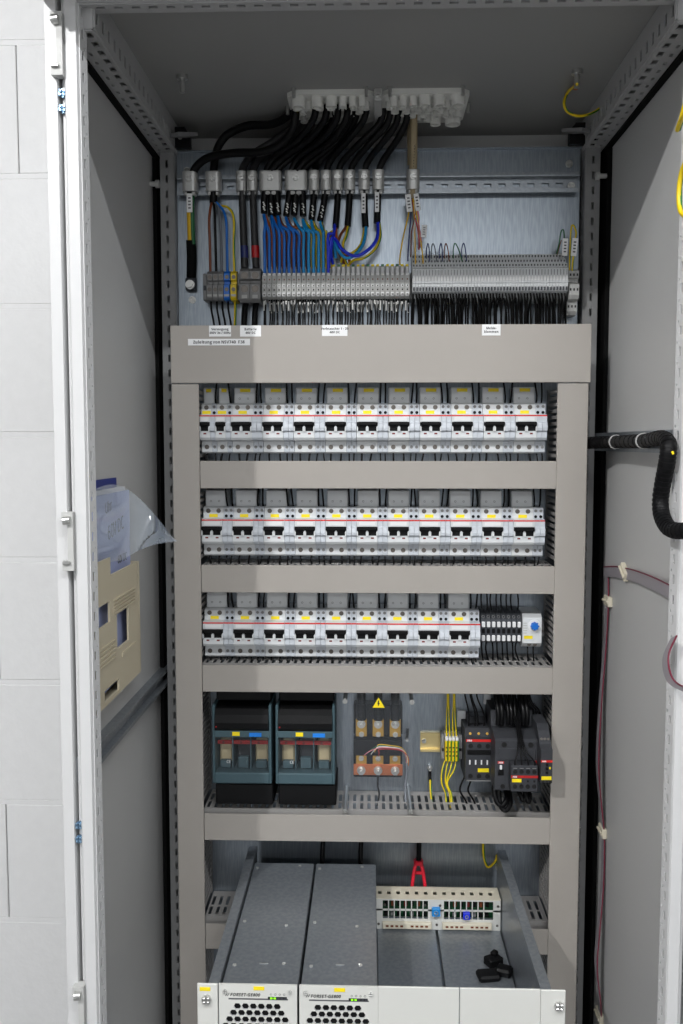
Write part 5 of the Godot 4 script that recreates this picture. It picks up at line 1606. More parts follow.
	for k in 2:
		var t := cable("dark grey battery cable with a %s band" % ["blue", "red"][k], "battery cables", [Vector3(-0.1154, 2.1009, -0.5200), Vector3(-0.1301, 2.0795, -0.5400), Vector3(-0.1790, 2.0549, -0.5620), Vector3(-0.2129, 2.0339, -0.5620)] if k == 0 else [Vector3(-0.1040, 2.1008, -0.5200), Vector3(-0.1165, 2.0776, -0.5350), Vector3(-0.1586, 2.0540, -0.5600), Vector3(-0.1958, 2.0315, -0.5600)], [Vector3(-0.2287, 2.0015, -0.5460), Vector3(-0.2284, 1.9721, -0.5460), Vector3(-0.2262, 1.8983, -0.5460), Vector3(-0.2250, 1.8439, -0.5460)] if k == 0 else [Vector3(-0.2103, 2.0013, -0.5460), Vector3(-0.2100, 1.9720, -0.5460), Vector3(-0.2077, 1.8982, -0.5460), Vector3(-0.2055, 1.8438, -0.5460)], 0.0062, M.flat_cable)
		var b0 := Vector3(-0.2252, 1.8802, -0.5460) if k == 0 else Vector3(-0.2066, 1.8801, -0.5460)
		var b1 := Vector3(-0.2248, 1.8604, -0.5460) if k == 0 else Vector3(-0.2063, 1.8603, -0.5460)
		cyl(b0, b1, 0.0068, 12)
		done("colour_band", M.wire_navy if k == 0 else M.wire_red, t)
	# triples under the wide clamps, then singles
	cable("black cable under the left wide clamp, first from the left", g, [Vector3(-0.0994, 2.0811, -0.4700), Vector3(-0.1045, 2.0600, -0.4750), Vector3(-0.1287, 2.0407, -0.5000), Vector3(-0.1697, 2.0236, -0.5350)], [Vector3(-0.1877, 2.0011, -0.5460), Vector3(-0.1895, 1.9718, -0.5460), Vector3(-0.1913, 1.9522, -0.5460), Vector3(-0.1913, 1.9339, -0.5450)], 0.0056, BK, true)
	cable("black cable under the left wide clamp, middle one", g, [Vector3(-0.0820, 2.0809, -0.4700), Vector3(-0.0871, 2.0582, -0.4750), Vector3(-0.1126, 2.0389, -0.5000), Vector3(-0.1561, 2.0209, -0.5320)], [Vector3(-0.1780, 1.9999, -0.5420), Vector3(-0.1795, 1.9717, -0.5460), Vector3(-0.1796, 1.9505, -0.5460), Vector3(-0.1788, 1.9289, -0.5450)], 0.0056, BK, true)
	cable("black cable under the left wide clamp, third from the left", g, [Vector3(-0.0686, 2.0880, -0.4900), Vector3(-0.0754, 2.0652, -0.5000), Vector3(-0.0995, 2.0485, -0.5250), Vector3(-0.1440, 2.0248, -0.5450)], [Vector3(-0.1692, 2.0009, -0.5460), Vector3(-0.1694, 1.9716, -0.5460), Vector3(-0.1687, 1.9504, -0.5460), Vector3(-0.1678, 1.9321, -0.5450)], 0.0056, BK, true)
	cable("black cable under the right wide clamp, first from the left", g, [Vector3(-0.0645, 2.0789, -0.4650), Vector3(-0.0679, 2.0563, -0.4700), Vector3(-0.0913, 2.0371, -0.4950), Vector3(-0.1299, 2.0232, -0.5350)], [Vector3(-0.1458, 2.0007, -0.5460), Vector3(-0.1476, 1.9714, -0.5460), Vector3(-0.1511, 1.9502, -0.5460), Vector3(-0.1544, 1.9288, -0.5450)], 0.0056, BK, true)
	cable("black cable under the right wide clamp, middle one", g, [Vector3(-0.0488, 2.0788, -0.4650), Vector3(-0.0537, 2.0546, -0.4700), Vector3(-0.0769, 2.0338, -0.4950), Vector3(-0.1146, 2.0199, -0.5300)], [Vector3(-0.1355, 1.9995, -0.5420), Vector3(-0.1376, 1.9713, -0.5460), Vector3(-0.1393, 1.9501, -0.5460), Vector3(-0.1410, 1.9303, -0.5450)], 0.0056, BK, true)
	cable("black cable under the right wide clamp, third from the left", g, [Vector3(-0.0431, 2.0877, -0.4900), Vector3(-0.0465, 2.0648, -0.5000), Vector3(-0.0667, 2.0450, -0.5250), Vector3(-0.1040, 2.0228, -0.5450)], [Vector3(-0.1275, 2.0006, -0.5460), Vector3(-0.1267, 1.9713, -0.5460), Vector3(-0.1260, 1.9500, -0.5460), Vector3(-0.1259, 1.9285, -0.5450)], 0.0056, BK, true)
	cable("black cable under the first narrow clamp", g, [Vector3(-0.0335, 2.0876, -0.4900), Vector3(-0.0400, 2.0648, -0.5000), Vector3(-0.0635, 2.0434, -0.5300), Vector3(-0.0959, 2.0210, -0.5500)], [Vector3(-0.1066, 2.0004, -0.5460), Vector3(-0.1075, 1.9711, -0.5460), Vector3(-0.1092, 1.9466, -0.5460), Vector3(-0.1117, 1.9219, -0.5450)], 0.0056, BK, true)
	cable("black cable under the second narrow clamp", g, [Vector3(-0.0191, 2.0838, -0.4800), Vector3(-0.0254, 2.0610, -0.4850), Vector3(-0.0498, 2.0384, -0.5050), Vector3(-0.0788, 2.0178, -0.5400)], [Vector3(-0.0866, 2.0002, -0.5460), Vector3(-0.0883, 1.9709, -0.5460), Vector3(-0.0917, 1.9465, -0.5460), Vector3(-0.0975, 1.9201, -0.5450)], 0.0056, BK, true)
	cable("black cable under the third narrow clamp", g, [Vector3(0.0079, 2.0840, -0.4900), Vector3(0.0001, 2.0612, -0.5000), Vector3(-0.0305, 2.0367, -0.5150), Vector3(-0.0573, 2.0176, -0.5400)], [Vector3(-0.0666, 2.0000, -0.5460), Vector3(-0.0674, 1.9707, -0.5460), Vector3(-0.0691, 1.9414, -0.5460), Vector3(-0.0716, 1.9085, -0.5450)], 0.0056, BK)
	cable("black cable under the fourth narrow clamp", g, [Vector3(0.0191, 2.0839, -0.4900), Vector3(0.0130, 2.0611, -0.5000), Vector3(-0.0126, 2.0381, -0.5150), Vector3(-0.0374, 2.0174, -0.5400)], [Vector3(-0.0466, 1.9998, -0.5460), Vector3(-0.0474, 1.9706, -0.5460), Vector3(-0.0491, 1.9413, -0.5460), Vector3(-0.0515, 1.9116, -0.5450)], 0.0056, BK)
	cable("black cable under the fifth narrow clamp", g, [Vector3(0.0318, 2.0838, -0.4900), Vector3(0.0274, 2.0609, -0.5000), Vector3(0.0069, 2.0379, -0.5150), Vector3(-0.0159, 2.0172, -0.5400)], [Vector3(-0.0233, 1.9996, -0.5460), Vector3(-0.0233, 1.9704, -0.5460), Vector3(-0.0232, 1.9410, -0.5460), Vector3(-0.0215, 1.9098, -0.5450)], 0.0056, BK)
	cable("black cable under the sixth narrow clamp", g, [Vector3(0.0445, 2.0836, -0.4900), Vector3(0.0434, 2.0639, -0.5000), Vector3(0.0296, 2.0408, -0.5150), Vector3(0.0089, 2.0185, -0.5400)], [Vector3(-0.0000, 1.9994, -0.5460), Vector3(-0.0008, 1.9702, -0.5460), Vector3(-0.0015, 1.9409, -0.5460), Vector3(-0.0023, 1.9162, -0.5450)], 0.0056, BK)
	var bg := cable("beige signal cable hanging straight down from the roof", "", [Vector3(0.0545, 2.0918, -0.5000), Vector3(0.0562, 2.0642, -0.5150), Vector3(0.0571, 2.0294, -0.5300)], [Vector3(0.0572, 1.9989, -0.5460), Vector3(0.0566, 1.9697, -0.5460), Vector3(0.0558, 1.9551, -0.5460)], 0.0066, M.tan_cable)
	for k in 8:
		box(Vector3(0.0583, 2.0329, -0.5210).lerp(Vector3(0.0576, 2.0059, -0.5370), k / 7.0) + Vector3(0, 0, 0.0005), Vector3(0.0012, 0.002, 0.0012))
		done("printed_mark", M.ink, bg)
	var bg2 := cable("second beige signal cable behind the first, bearing a white tie", "", [Vector3(0.0505, 2.0990, -0.5200), Vector3(0.0505, 2.0710, -0.5350), Vector3(0.0523, 2.0367, -0.5530)], [Vector3(0.0528, 2.0144, -0.5600)], 0.0045, M.tan_cable)
	# ---- earth cable on the left: tag, striped part, boot and bolted lug
	tagplate("white tag on the earth cable below the first clamp", Vector3(-0.3149, 1.9492, -0.5370), 0.0095, 0.030)
	var ec := thing("earth_cable", "thick green and yellow earth cable bolted to the plate at the far left", "cable", Vector3(-0.3204, 1.8169, -0.5600))
	tube([Vector3(-0.3159, 1.9666, -0.5470), Vector3(-0.3164, 1.9373, -0.5480), Vector3(-0.3167, 1.9086, -0.5520), Vector3(-0.3172, 1.8848, -0.5570)], 0.0056, 10, 4)
	done("yellow_sheath", M.wire_yellow, ec)
	tube([Vector3(-0.3122, 1.9629, -0.5455), Vector3(-0.3128, 1.9369, -0.5465), Vector3(-0.3131, 1.9082, -0.5505), Vector3(-0.3135, 1.8861, -0.5555)], 0.0042, 8, 4)
	done("green_stripe", M.wire_green, ec)
	tube([Vector3(-0.3174, 1.8931, -0.5570), Vector3(-0.3175, 1.8692, -0.5620), Vector3(-0.3186, 1.8482, -0.5660), Vector3(-0.3201, 1.8338, -0.5700)], 0.0082, 10, 4)
	done("heat_shrink", M.rubber, ec)
	box(Vector3(-0.3206, 1.8220, -0.5700), Vector3(0.019, 0.024, 0.006), 0.004)
	done("lug", M.grey_dark, ec)
	var lb := Vector3(-0.3207, 1.8197, -0.5660)
	cyl(lb, lb + Vector3(0, 0, 0.006), 0.0078, 16)
	cyl(lb + Vector3(0, 0, 0.006), lb + Vector3(0, 0, 0.011), 0.006, 6)
	done("bolt", M.steel, ec)
	# ---- supply cores to the left terminals
	var cores := [[208.8, M.wire_brown, "brown"], [214.6, M.cable, "black"], [220.2, M.wire_grey, "grey"], [226.0, M.wire_blue, "blue"]]
	for k in 4:
		var q = cores[k]
		var x: float = -0.294 + (q[0] - 202.0) * 0.001675
		var s := Vector3(-0.2762, 1.9513, -0.5460)
		wire("supply_wire", "%s core fanning from the supply cable to its terminal" % q[2], "cores of the supply cable", [s + Vector3(-0.002 + 0.0015 * k, 0.002, 0.002), Vector3(lerpf(s.x, x, 0.75), s.y - 0.010 - 0.002 * absf(k - 1.5), -0.54), Vector3(x, s.y - 0.034, -0.538), Vector3(x + 0.0006, 1.876, -0.54), Vector3(x, 1.832, -0.546)], 0.0023, q[1], 8)
		wire("supply_wire", "thin dark wire below the %s supply terminal" % ["first", "second", "third", "blue"][k], "wires below the supply terminals", [Vector3(x, 1.792, -0.55), Vector3(x + 0.001, 1.775, -0.545), Vector3(x + 0.006, 1.75, -0.54), Vector3(x + 0.008, 1.725, -0.53)], 0.0017, M.cable)
	var xpe := -0.294 + (233.0 - 202.0) * 0.001675
	pe_wire("green-yellow core arching to the yellow supply terminal", "", [Vector3(xpe - 0.025, 1.948, -0.552), Vector3(xpe - 0.010, 1.944, -0.548), Vector3(xpe, 1.925, -0.542), Vector3(xpe, 1.88, -0.54), Vector3(xpe, 1.832, -0.546)], 0.0020)
	pe_wire("green-yellow wire dropping from the yellow supply terminal", "", [Vector3(xpe, 1.793, -0.55), Vector3(xpe + 0.001, 1.76, -0.542), Vector3(xpe + 0.001, 1.725, -0.53)], 0.0020)
	for k in 2:
		var x := -0.2229 + 0.0178 * k
		wire("battery_wire", "thick black wire below the %s battery terminal" % ["left", "right"][k], "wires below the battery terminals", [Vector3(x, 1.79, -0.55), Vector3(x - 0.002, 1.77, -0.542), Vector3(x - 0.003, 1.725, -0.535)], 0.0052, M.cable, 8)
	# ---- blue, brown and striped cores above the load terminals
	var ends := [264.0, 264.0, 271.5, 271.5, 278.0, 278.0, 286.0, 286.0, 294.0, 303.0, 303.0, 311.5, 320.0, 335.0]
	var rng := RandomNumberGenerator.new()
	rng.seed = 9
	var e0 := Vector3(-0.1913, 1.9307, -0.5450)
	var e1 := Vector3(-0.0724, 1.9150, -0.5450)
	for k in 14:
		var x := -0.1934 + 0.0082 * k + 0.0038
		var ex: float = lerpf(e0.x, e1.x, (ends[k] - 264.0) / 71.0)
		var ey: float = lerpf(e0.y, e1.y, (ends[k] - 264.0) / 71.0)
		var mt: Material = M.wire_blue if k < 8 else (M.wire_royal if k == 13 else M.wire_cyan)
		var cn := "blue" if k < 8 else ("royal blue" if k == 13 else "light blue")
		var lab := "%s core wire from the left entering the load terminals" % ORD[k] if k < 12 else ("last light blue core before the royal blue one" if k == 12 else "royal blue core at the end of the blue row")
		if k < 12: lab = "%s core entering the load terminals, %s from the left" % [cn, ORD[k]]
		wire("blue_core", lab, "blue cores above the load terminals", [Vector3(ex, ey, -0.543), Vector3(lerpf(ex, x, 0.45) + rng.randf_range(-0.003, 0.003), ey - 0.018, -0.533), Vector3(x, 1.897 + rng.randf_range(-0.003, 0.002), -0.5315), Vector3(x + rng.randf_range(-0.0008, 0.0008), 1.865, -0.531), Vector3(x, 1.829, -0.5345)], 0.0026, mt, 8)
		# brown partner behind, into the upper clamp
		var bm: Material = M.wire_orange if k % 2 else M.wire_brown
		if k < 9:
			wire("brown_core", "brown core behind the blue cores, %s from the left" % ORD[k], "brown cores above the load terminals", [Vector3(ex + 0.002, ey, -0.549), Vector3(lerpf(ex, x, 0.5) + rng.randf_range(-0.006, 0.006), ey - 0.014, -0.543), Vector3(x + 0.003, 1.905, -0.542), Vector3(x + 0.004, 1.875, -0.545), Vector3(x + 0.004, 1.843, -0.552)], 0.0024, bm, 8)
		else:
			pe_wire("%s green-yellow core from the left behind the light blue cores" % nth(k - 9), "earth cores above the load terminals", [Vector3(ex + 0.002, ey, -0.549), Vector3(lerpf(ex, x, 0.5) + 0.003, ey - 0.014, -0.543), Vector3(x + 0.004, 1.90, -0.542), Vector3(x + 0.004, 1.87, -0.545), Vector3(x + 0.004, 1.843, -0.552)], 0.0022)
	# sweeping loops of the last four cables
	var lw := "core looping from a black cable to the yellow-topped terminals"
	wire("loop_core", "royal blue core sweeping in a wide loop from the sixth clamp", "looping cores", [Vector3(-0.0006, 1.9173, -0.5430), Vector3(-0.0023, 1.8883, -0.5300), Vector3(-0.0171, 1.8673, -0.5220), Vector3(-0.0385, 1.8573, -0.5200), Vector3(-0.0584, 1.8675, -0.5220), Vector3(-0.0701, 1.8851, -0.5280), Vector3(-0.0769, 1.8893, -0.5320), Vector3(-0.0811, 1.8665, -0.5320), Vector3(-0.0821, 1.8409, -0.5350)], 0.0027, M.wire_royal, 8)
	wire("loop_core", "light blue core sweeping in a wide loop from the fifth clamp", "looping cores", [Vector3(-0.0206, 1.9112, -0.5440), Vector3(-0.0238, 1.8824, -0.5320), Vector3(-0.0370, 1.8617, -0.5260), Vector3(-0.0535, 1.8551, -0.5250), Vector3(-0.0668, 1.8688, -0.5280), Vector3(-0.0737, 1.8864, -0.5340), Vector3(-0.0708, 1.8592, -0.5450)], 0.0025, M.wire_cyan, 8)
	pe_wire("green-yellow core looping from the fifth clamp", "looping cores", [Vector3(-0.0223, 1.9119, -0.5470), Vector3(-0.0288, 1.8800, -0.5360), Vector3(-0.0437, 1.8642, -0.5300), Vector3(-0.0570, 1.8631, -0.5320), Vector3(-0.0624, 1.8526, -0.5450)], 0.0021)
	pe_wire("green-yellow core looping from the sixth clamp", "looping cores", [Vector3(0.0011, 1.9182, -0.5470), Vector3(0.0027, 1.8900, -0.5380), Vector3(-0.0072, 1.8693, -0.5320), Vector3(-0.0237, 1.8555, -0.5280), Vector3(-0.0404, 1.8532, -0.5320), Vector3(-0.0490, 1.8492, -0.5450)], 0.0021)
	pe_wire("green-yellow core curling from the fourth clamp", "looping cores", [Vector3(-0.0507, 1.9137, -0.5470), Vector3(-0.0538, 1.8937, -0.5380), Vector3(-0.0587, 1.8800, -0.5350), Vector3(-0.0572, 1.8631, -0.5400), Vector3(-0.0541, 1.8498, -0.5480)], 0.0021)
	wire("loop_core", "brown core looping behind the royal blue one", "looping cores", [Vector3(-0.0708, 1.9085, -0.5450), Vector3(-0.0687, 1.8864, -0.5340), Vector3(-0.0603, 1.8694, -0.5310), Vector3(-0.0504, 1.8587, -0.5350), Vector3(-0.0473, 1.8496, -0.5470)], 0.0024, M.wire_orange, 8)
	wire("loop_core", "dark brown core curling behind the loops", "looping cores", [Vector3(-0.0524, 1.9119, -0.5460), Vector3(-0.0639, 1.8942, -0.5400), Vector3(-0.0672, 1.8742, -0.5380), Vector3(-0.0622, 1.8598, -0.5400), Vector3(-0.0558, 1.8499, -0.5480)], 0.0024, M.wire_brown, 8)
	wire("loop_core", "royal blue core curling from the third clamp", "looping cores", [Vector3(-0.0715, 1.9083, -0.5440), Vector3(-0.0753, 1.8864, -0.5340), Vector3(-0.0788, 1.8673, -0.5360), Vector3(-0.0759, 1.8498, -0.5470)], 0.0024, M.wire_royal, 8)
	tagplate("white tag on the black cable below the fifth narrow clamp", Vector3(-0.0248, 1.9466, -0.5360), 0.0070, 0.032)
	tagplate("white tag on the black cable below the sixth narrow clamp", Vector3(-0.0025, 1.9481, -0.5360), 0.0070, 0.032)
	# ---- thin cores of the beige signal cable
	tagplate("white tag below the rightmost clamp, on its left", Vector3(0.0500, 1.9455, -0.5340), 0.0095, 0.029, 0.12)
	tagplate("white tag below the rightmost clamp, on its right", Vector3(0.0640, 1.9478, -0.5370), 0.0085, 0.028, 0.15)
	tagplate("small white tag hanging among the thin signal cores", Vector3(0.0752, 1.8991, -0.5300), 0.0090, 0.020, -0.1)
	var sc := [[M.wire_yellow, 400, 262, "yellow", "leftmost, ending beside the load terminals"], [M.wire_navy, 408, 258, "navy", "running down left of the beige cable"], [M.wire_red, 419, 247, "red", "in the middle of the fan"], [M.wire_yellow, 415.5, 264, "yellow", "second yellow from the left"], [M.wire_yellow, 423, 264, "yellow", "rightmost yellow one"], [M.wire_white, 414, 252, "white", "in the middle of the fan"], [M.wire_brown, 411, 254, "brown", "left of the middle"], [M.wire_pink, 421, 244, "pink", "right of the middle"]]
	var o := Vector3(0.0566, 1.9567, -0.5460)
	var ref := Vector3(0.0360, 1.8500, -0.5350)
	var ref2 := Vector3(0.0740, 1.8791, -0.5350)
	for k in sc.size():
		var q = sc[k]
		var x: float = lerpf(ref.x, ref2.x, (q[1] - 400.0) / 23.0)
		var y: float = lerpf(ref.y, ref2.y, (262.0 - q[2]) / 18.0)
		wire("signal_core", "%s core fanning from the beige cable, %s" % [q[3], q[4]], "thin cores of the beige cable", [o + Vector3(-0.003 + 0.0009 * k, 0.003, 0.002), o + Vector3(-0.002 + 0.0012 * k + (x - o.x) * 0.25, -0.03, 0.007), Vector3(lerpf(o.x, x, 0.75), lerpf(o.y, y, 0.62), -0.534), Vector3(x, y + 0.008, -0.533), Vector3(x, y - 0.004, -0.538)], 0.0012, q[0], 6)
	var hp := [[428, 244, M.wire_navy, "navy", 0.0], [433, 242, M.wire_grey, "grey", 0.004], [441, 242, M.wire_navy, "slate blue", 0.0], [446, 242, M.wire_brown, "brown", 0.003], [455, 246, M.wire_green, "green", 0.010], [463.5, 242, M.wire_navy, "dark blue", 0.003]]
	var h0 := Vector3(0.0828, 1.8812, -0.5450)
	var h1 := Vector3(0.1418, 1.8841, -0.5450)
	for q in hp:
		var x: float = lerpf(h0.x, h1.x, (q[0] - 428.0) / 35.5)
		wire("loop_wire", "short %s wire loop standing up from the signal terminals" % q[3], "short wire loops on the signal terminals", [Vector3(x - 0.002, 1.858, -0.548), Vector3(x - 0.0026, 1.872, -0.546), Vector3(x, h0.y + 0.001, -0.545), Vector3(x + 0.002 + q[4] * 0.4, 1.872, -0.544), Vector3(x + 0.0024 + q[4], 1.852, -0.543)], 0.0010, q[2], 6)
	# ---- tagged wires at the right end
	tagplate("left one of two white tags standing over the right end terminals", Vector3(0.3064, 1.8712, -0.5280), 0.0088, 0.028, -0.04)
	tagplate("right one of two white tags standing over the right end terminals", Vector3(0.3218, 1.8711, -0.5280), 0.0092, 0.029, -0.08)
	wire("loop_wire", "thin green wire arching over the left white tag at the right end", "", [Vector3(0.2951, 1.8625, -0.5400), Vector3(0.2979, 1.8776, -0.5350), Vector3(0.3002, 1.8963, -0.5320), Vector3(0.3040, 1.8993, -0.5310), Vector3(0.3059, 1.8848, -0.5310)], 0.0011, M.wire_green, 6)
	wire("loop_wire", "thin brown wire beside the left white tag at the right end", "", [Vector3(0.2963, 1.8612, -0.5420), Vector3(0.2992, 1.8748, -0.5370), Vector3(0.3019, 1.8841, -0.5350)], 0.0010, M.wire_brown, 6)
	pe_wire("green-yellow wire arching over the right white tag into the end terminals", "", [Vector3(0.3170, 1.8330, -0.5400), Vector3(0.3161, 1.8678, -0.5350), Vector3(0.3167, 1.8997, -0.5330), Vector3(0.3196, 1.9075, -0.5320), Vector3(0.3247, 1.8961, -0.5320), Vector3(0.3235, 1.8835, -0.5330)], 0.0014)
	pe_wire("green-yellow wire coming out below the right white tag", "", [Vector3(0.3209, 1.8570, -0.5300), Vector3(0.3200, 1.8429, -0.5320), Vector3(0.3208, 1.8293, -0.5380)], 0.0016)

# ---------------------------------------------------------------- things on the side panels and roof
func side_things() -> void:
	# ---- document pocket on the left panel
	var t := thing("document_pocket", "beige plastic document pocket on the left side panel", "pocket", Vector3(-0.385, 1.17, -0.27))
	var U := Vector3(0, 0, -1)   # along the panel, away from the front
	var V := Vector3(0, 1, 0)
	var O := Vector3(-0.362, 0, 0)
	var TH := Vector3(0.003, 0, 0)
	# front plate outline with a stepped top edge, cut by three windows: built from strips
	var z0 := 0.122
	var z1 := 0.328
	for q in [[z0, z1, 1.205, 1.211], [z0, 0.153, 1.211, 1.226], [0.222, z1, 1.211, 1.226], [z0, z1, 1.226, 1.268], [z0, 0.216, 1.268, 1.312], [0.276, z1, 1.268, 1.312], [z0, 0.126, 1.312, 1.340], [0.184, 0.216, 1.312, 1.316], [0.276, z1, 1.312, 1.316], [0.184, z1, 1.316, 1.340], [z0, z1, 1.340, 1.374], [z0, 0.19, 1.374, 1.398]]:
		ext([Vector2(q[0], q[2]), Vector2(q[1], q[2]), Vector2(q[1], q[3]), Vector2(q[0], q[3])], O, U, V, TH)
	done("front_plate", M.beige, t)
	ext([Vector2(z1, 1.374), Vector2(0.350, 1.28), Vector2(0.350, 1.205), Vector2(z1, 1.205)], O, U, V, Vector3(-0.003, 0, 0))
	ext([Vector2(0, 0), Vector2(0.023, 0), Vector2(0.023, 0.003), Vector2(0, 0.003)], Vector3(-0.385, 1.202, -z0), Vector3(1, 0, 0), V, Vector3(0, 0, -0.228))
	done("edge_wall", M.beige, t)
	span(-0.385, -0.362, 1.205, 1.372, -0.352, -0.349)
	done("end_wall", M.beige, t)
	for k in 5:
		ext([Vector2(0.202, 1.3185 + 0.0046 * k), Vector2(0.310, 1.3185 + 0.0046 * k), Vector2(0.310, 1.3205 + 0.0046 * k), Vector2(0.202, 1.3205 + 0.0046 * k)], O + TH, U, V, Vector3(0.0016, 0, 0))
		done("rib", M.beige, t)
		ext([Vector2(0.128, 1.259 + 0.006 * k), Vector2(0.204, 1.259 + 0.006 * k), Vector2(0.204, 1.2612 + 0.006 * k), Vector2(0.128, 1.2612 + 0.006 * k)], O + TH, U, V, Vector3(0.0016, 0, 0))
		done("rib", M.beige, t)
	ext([Vector2(0.238, 1.252), Vector2(0.312, 1.252), Vector2(0.312, 1.258), Vector2(0.238, 1.258)], O + TH, U, V, Vector3(0.0014, 0, 0))
	done("embossed_bar", M.beige, t)
	# ---- papers in it
	var folder := thing("folder", "dark blue folder sticking up behind the papers in the document pocket", "folder", Vector3(-0.382, 1.18, -0.25))
	span(-0.3845, -0.3825, 1.21, 1.500, -0.310, -0.125)
	done("cover", M.blue_paper, folder)
	var pap := thing("paper_sheets", "pale blue sheets standing in the beige document pocket", "paper", Vector3(-0.374, 1.18, -0.25))
	span(-0.376, -0.3735, 1.21, 1.480, -0.345, -0.125)
	done("front_sheet", M.paper, pap)
	span(-0.3815, -0.380, 1.21, 1.486, -0.347, -0.15)
	done("rear_sheet", M.white, pap)
	var bs := Basis(Vector3(0, 0, -1), Vector3(0, 1, 0), Vector3(1, 0, 0))
	var tilt := Basis(Vector3(1, 0, 0), 0.12)
	text("Uhr", 0.020, Vector3(-0.3732, 1.462, -0.235), M.grey_ink, pap, tilt * bs, "handwriting")
	text("60V DC", 0.026, Vector3(-0.3732, 1.430, -0.270), M.grey_ink, pap, tilt * bs, "handwriting")
	text("60V DC", 0.015, Vector3(-0.3732, 1.383, -0.300), M.ink, pap, bs, "handwriting")
	# ---- clear sleeve curling out of the pocket
	var sl := thing("plastic_sleeve", "translucent plastic sleeve curling out of the document pocket", "sleeve", Vector3(-0.36, 1.38, -0.3))
	var tops := curve([Vector3(-0.3705, 1.4904, -0.1668), Vector3(-0.3680, 1.4936, -0.2266), Vector3(-0.3600, 1.4865, -0.2727), Vector3(-0.3450, 1.4694, -0.2968), Vector3(-0.3250, 1.4458, -0.3028), Vector3(-0.3050, 1.4272, -0.2843), Vector3(-0.2900, 1.4118, -0.2673)], 4)
	var bots := curve([Vector3(-0.3705, 1.3899, -0.1643), Vector3(-0.3690, 1.3880, -0.2181), Vector3(-0.3660, 1.3838, -0.2720), Vector3(-0.3520, 1.3924, -0.2961), Vector3(-0.3300, 1.4019, -0.2904), Vector3(-0.3100, 1.4075, -0.2797), Vector3(-0.2900, 1.4110, -0.2673)], 4)
	for i in tops.size() - 1:
		for j in 8:
			var q := []
			for c in [[i, j], [i + 1, j], [i + 1, j + 1], [i, j + 1]]:
				var p: Vector3 = bots[c[0]].lerp(tops[c[0]], c[1] / 8.0)
				q.append(p + Vector3(0.006, 0, 0) * sin(PI * c[1] / 8.0) * (c[0] / float(tops.size())))
			poly(q, Vector3(1, 0, 0.3), true)
	done("film", M.film, sl)
	# ---- black corrugated conduit on the right panel rail
	var c := thing("cable_conduit", "black wrapped cable bundle along the right panel rail, bending down and out to the door", "conduit", Vector3(0.3446, 1.5501, -0.4900))
	var cp := [Vector3(0.3417, 1.5501, -0.5050), Vector3(0.3509, 1.5509, -0.4700), Vector3(0.3620, 1.5517, -0.4216), Vector3(0.3600, 1.5523, -0.3170), Vector3(0.3580, 1.5534, -0.2260), Vector3(0.3520, 1.5563, -0.1491), Vector3(0.3450, 1.5477, -0.1021), Vector3(0.3430, 1.5274, -0.0997), Vector3(0.3430, 1.5053, -0.1109), Vector3(0.3430, 1.4804, -0.1202), Vector3(0.3430, 1.4613, -0.1128), Vector3(0.3450, 1.4486, -0.0920), Vector3(0.3500, 1.4477, -0.0647), Vector3(0.3600, 1.4532, -0.0319)]
	tube(cp, 0.0094, 14, 8)
	done("wrap", M.black, c)
	var cc := curve(cp, 8)
	for i in range(2, cc.size() - 2, 2):
		var d: Vector3 = (cc[i + 1] - cc[i]).normalized()
		cyl(cc[i] - d * 0.0016, cc[i] + d * 0.0016, 0.0101, 14)
		done("wrap_turn", M.black, c)
	for k in 3:
		var p: Vector3 = cc[44 + 4 * k]
		box(p + Vector3(-0.001 + 0.0015 * k, 0, 0.0092), Vector3(0.0028, 0.004 + 0.0015 * (k % 2), 0.0024), 0.0005, Basis(Vector3(0, 0, 1), 0.4))
		done("yellow_core_gap", M.yellow, c)
	for k in [18, 30]:  # pale bands stand in for light highlights on top of the bundle
		var q: Vector3 = cc[k]
		var tie := thing("highlight_band", "pale band standing for a light highlight on the black bundle, %s" % ("nearer the frame" if k == 18 else "nearer the bend"), "highlight band", q, "highlight bands on the black bundle")
		var d: Vector3 = (cc[k + 1] - q).normalized() * 0.0022
		pipe(q - d, q + d, 0.0112, 0.0100, 16)
		done("band", M.grey_light, tie)
	# ---- flat ribbon cable with adhesive clips
	ribbon_cable("grey ribbon cable with a red edge running down the right panel", [Vector3(0.3815, 1.3279, -0.5077), Vector3(0.3815, 1.2815, -0.5038), Vector3(0.3800, 1.2047, -0.5075), Vector3(0.3740, 1.1207, -0.5028), Vector3(0.3680, 1.0221, -0.4903), Vector3(0.3740, 0.9529, -0.4918), Vector3(0.3810, 0.8947, -0.4947), Vector3(0.3810, 0.8145, -0.4912), Vector3(0.3720, 0.7355, -0.4752), Vector3(0.3680, 0.6768, -0.4708), Vector3(0.3780, 0.6087, -0.4816), Vector3(0.3810, 0.5629, -0.4863), Vector3(0.3810, 0.5022, -0.4811)], Vector3(0, 0, -0.0085))
	ribbon_cable("grey ribbon cable with a red edge crossing the right panel towards the door", [Vector3(0.3815, 1.3334, -0.5276), Vector3(0.3815, 1.3440, -0.4538), Vector3(0.3810, 1.3523, -0.3534), Vector3(0.3790, 1.3562, -0.2606), Vector3(0.3760, 1.3575, -0.1602), Vector3(0.3720, 1.3595, -0.0907)], Vector3(0, -0.0085, 0))
	ribbon_cable("end loop of grey ribbon cable curling round the right front post", [Vector3(0.3520, 1.3180, -0.0844), Vector3(0.3450, 1.2991, -0.0868), Vector3(0.3420, 1.2857, -0.0819), Vector3(0.3400, 1.2745, -0.0639), Vector3(0.3360, 1.2743, -0.0289), Vector3(0.3300, 1.2843, 0.0362)], Vector3(0.0, -0.004, -0.010))
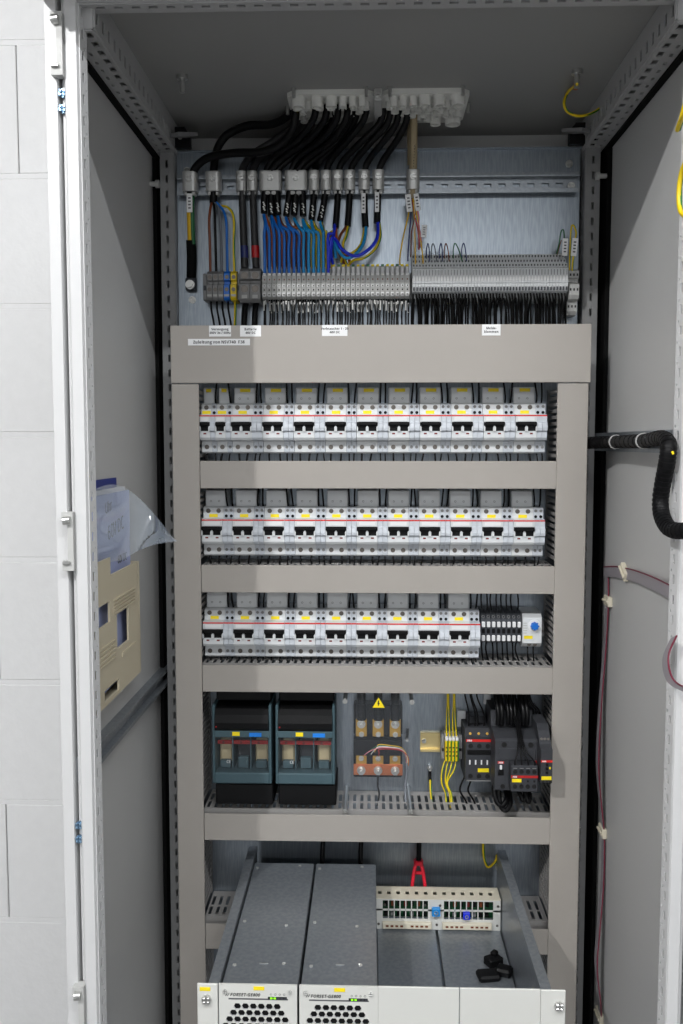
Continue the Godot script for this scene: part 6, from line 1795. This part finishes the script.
	var clips := [[Vector3(0.3810, 1.3511, -0.4039), "cream adhesive clip on the ribbon cable where it crosses the panel", 0.5], [Vector3(0.3810, 1.2896, -0.4962), "cream adhesive clip at the top of the hanging ribbon cable", 0.0], [Vector3(0.3810, 0.8966, -0.4982), "cream adhesive clip halfway down the hanging ribbon cable", 0.0], [Vector3(0.3810, 0.5760, -0.4908), "cream adhesive clip lowest on the hanging ribbon cable", 0.0]]
	for q in clips:
		var k := thing("ribbon_clip", q[1], "clip", q[0], "ribbon cable clips")
		box(q[0], Vector3(0.0075, 0.0165, 0.030), 0.0012, Basis(Vector3(1, 0, 0), q[2]))
		done("pad", M.cream, k)
		box(q[0] + Vector3(-0.005, 0, 0), Vector3(0.0025, 0.0035, 0.031), 0.0006, Basis(Vector3(1, 0, 0), q[2]))
		done("strap", M.cream, k)
	# ---- earth wires
	pe_wire("green-yellow earth wire looping from the roof stud to the right roof beam", "", [Vector3(0.2839, 2.0660, -0.3587), Vector3(0.2882, 2.0852, -0.4400), Vector3(0.2824, 2.0690, -0.4400), Vector3(0.2898, 2.0573, -0.4450), Vector3(0.3093, 2.0528, -0.4500), Vector3(0.3330, 2.0621, -0.4600), Vector3(0.3501, 2.0768, -0.4680), Vector3(0.3611, 2.0925, -0.4700)], 0.0021)
	var s := Vector3(0.2939, 2.0865, -0.4050)
	var lug := thing("earth_lug", "copper crimp lug of the earth wire under the roof stud", "lug", s)
	cyl(s, s - Vector3(0.003, 0.010, 0.0), 0.0042, 10)
	done("crimp", M.copper, lug)
	pe_wire("green-yellow earth wire entering at the right edge, upper end", "earth wires at the right front post", [Vector3(0.3450, 1.9429, -0.0615), Vector3(0.3450, 1.9322, -0.0801), Vector3(0.3450, 1.9186, -0.0924), Vector3(0.3450, 1.9146, -0.1006), Vector3(0.3400, 1.9179, -0.0709), Vector3(0.3380, 1.9197, -0.0333)], 0.0028)
	pe_wire("green-yellow earth wire loop hanging at the right edge", "earth wires at the right front post", [Vector3(0.3420, 1.8696, -0.0468), Vector3(0.3420, 1.8620, -0.0688), Vector3(0.3420, 1.8460, -0.0792), Vector3(0.3420, 1.8269, -0.0793), Vector3(0.3420, 1.8121, -0.0696), Vector3(0.3420, 1.7985, -0.0409)], 0.0028)

func ribbon_cable(label: String, pts: Array, w: Vector3) -> void:
	var t := thing("ribbon_cable", label, "cable", pts[pts.size() - 1], "grey ribbon cables on the right panel")
	var ws := []
	var es := []
	for i in pts.size():
		ws.append(w)
		es.append(pts[i] - w)
	ribbon(pts, ws, 0.0012)
	done("grey_band", M.ribbon, t)
	tube(es, 0.0012, 6, 6)
	done("red_edge", M.ribbon_red, t)
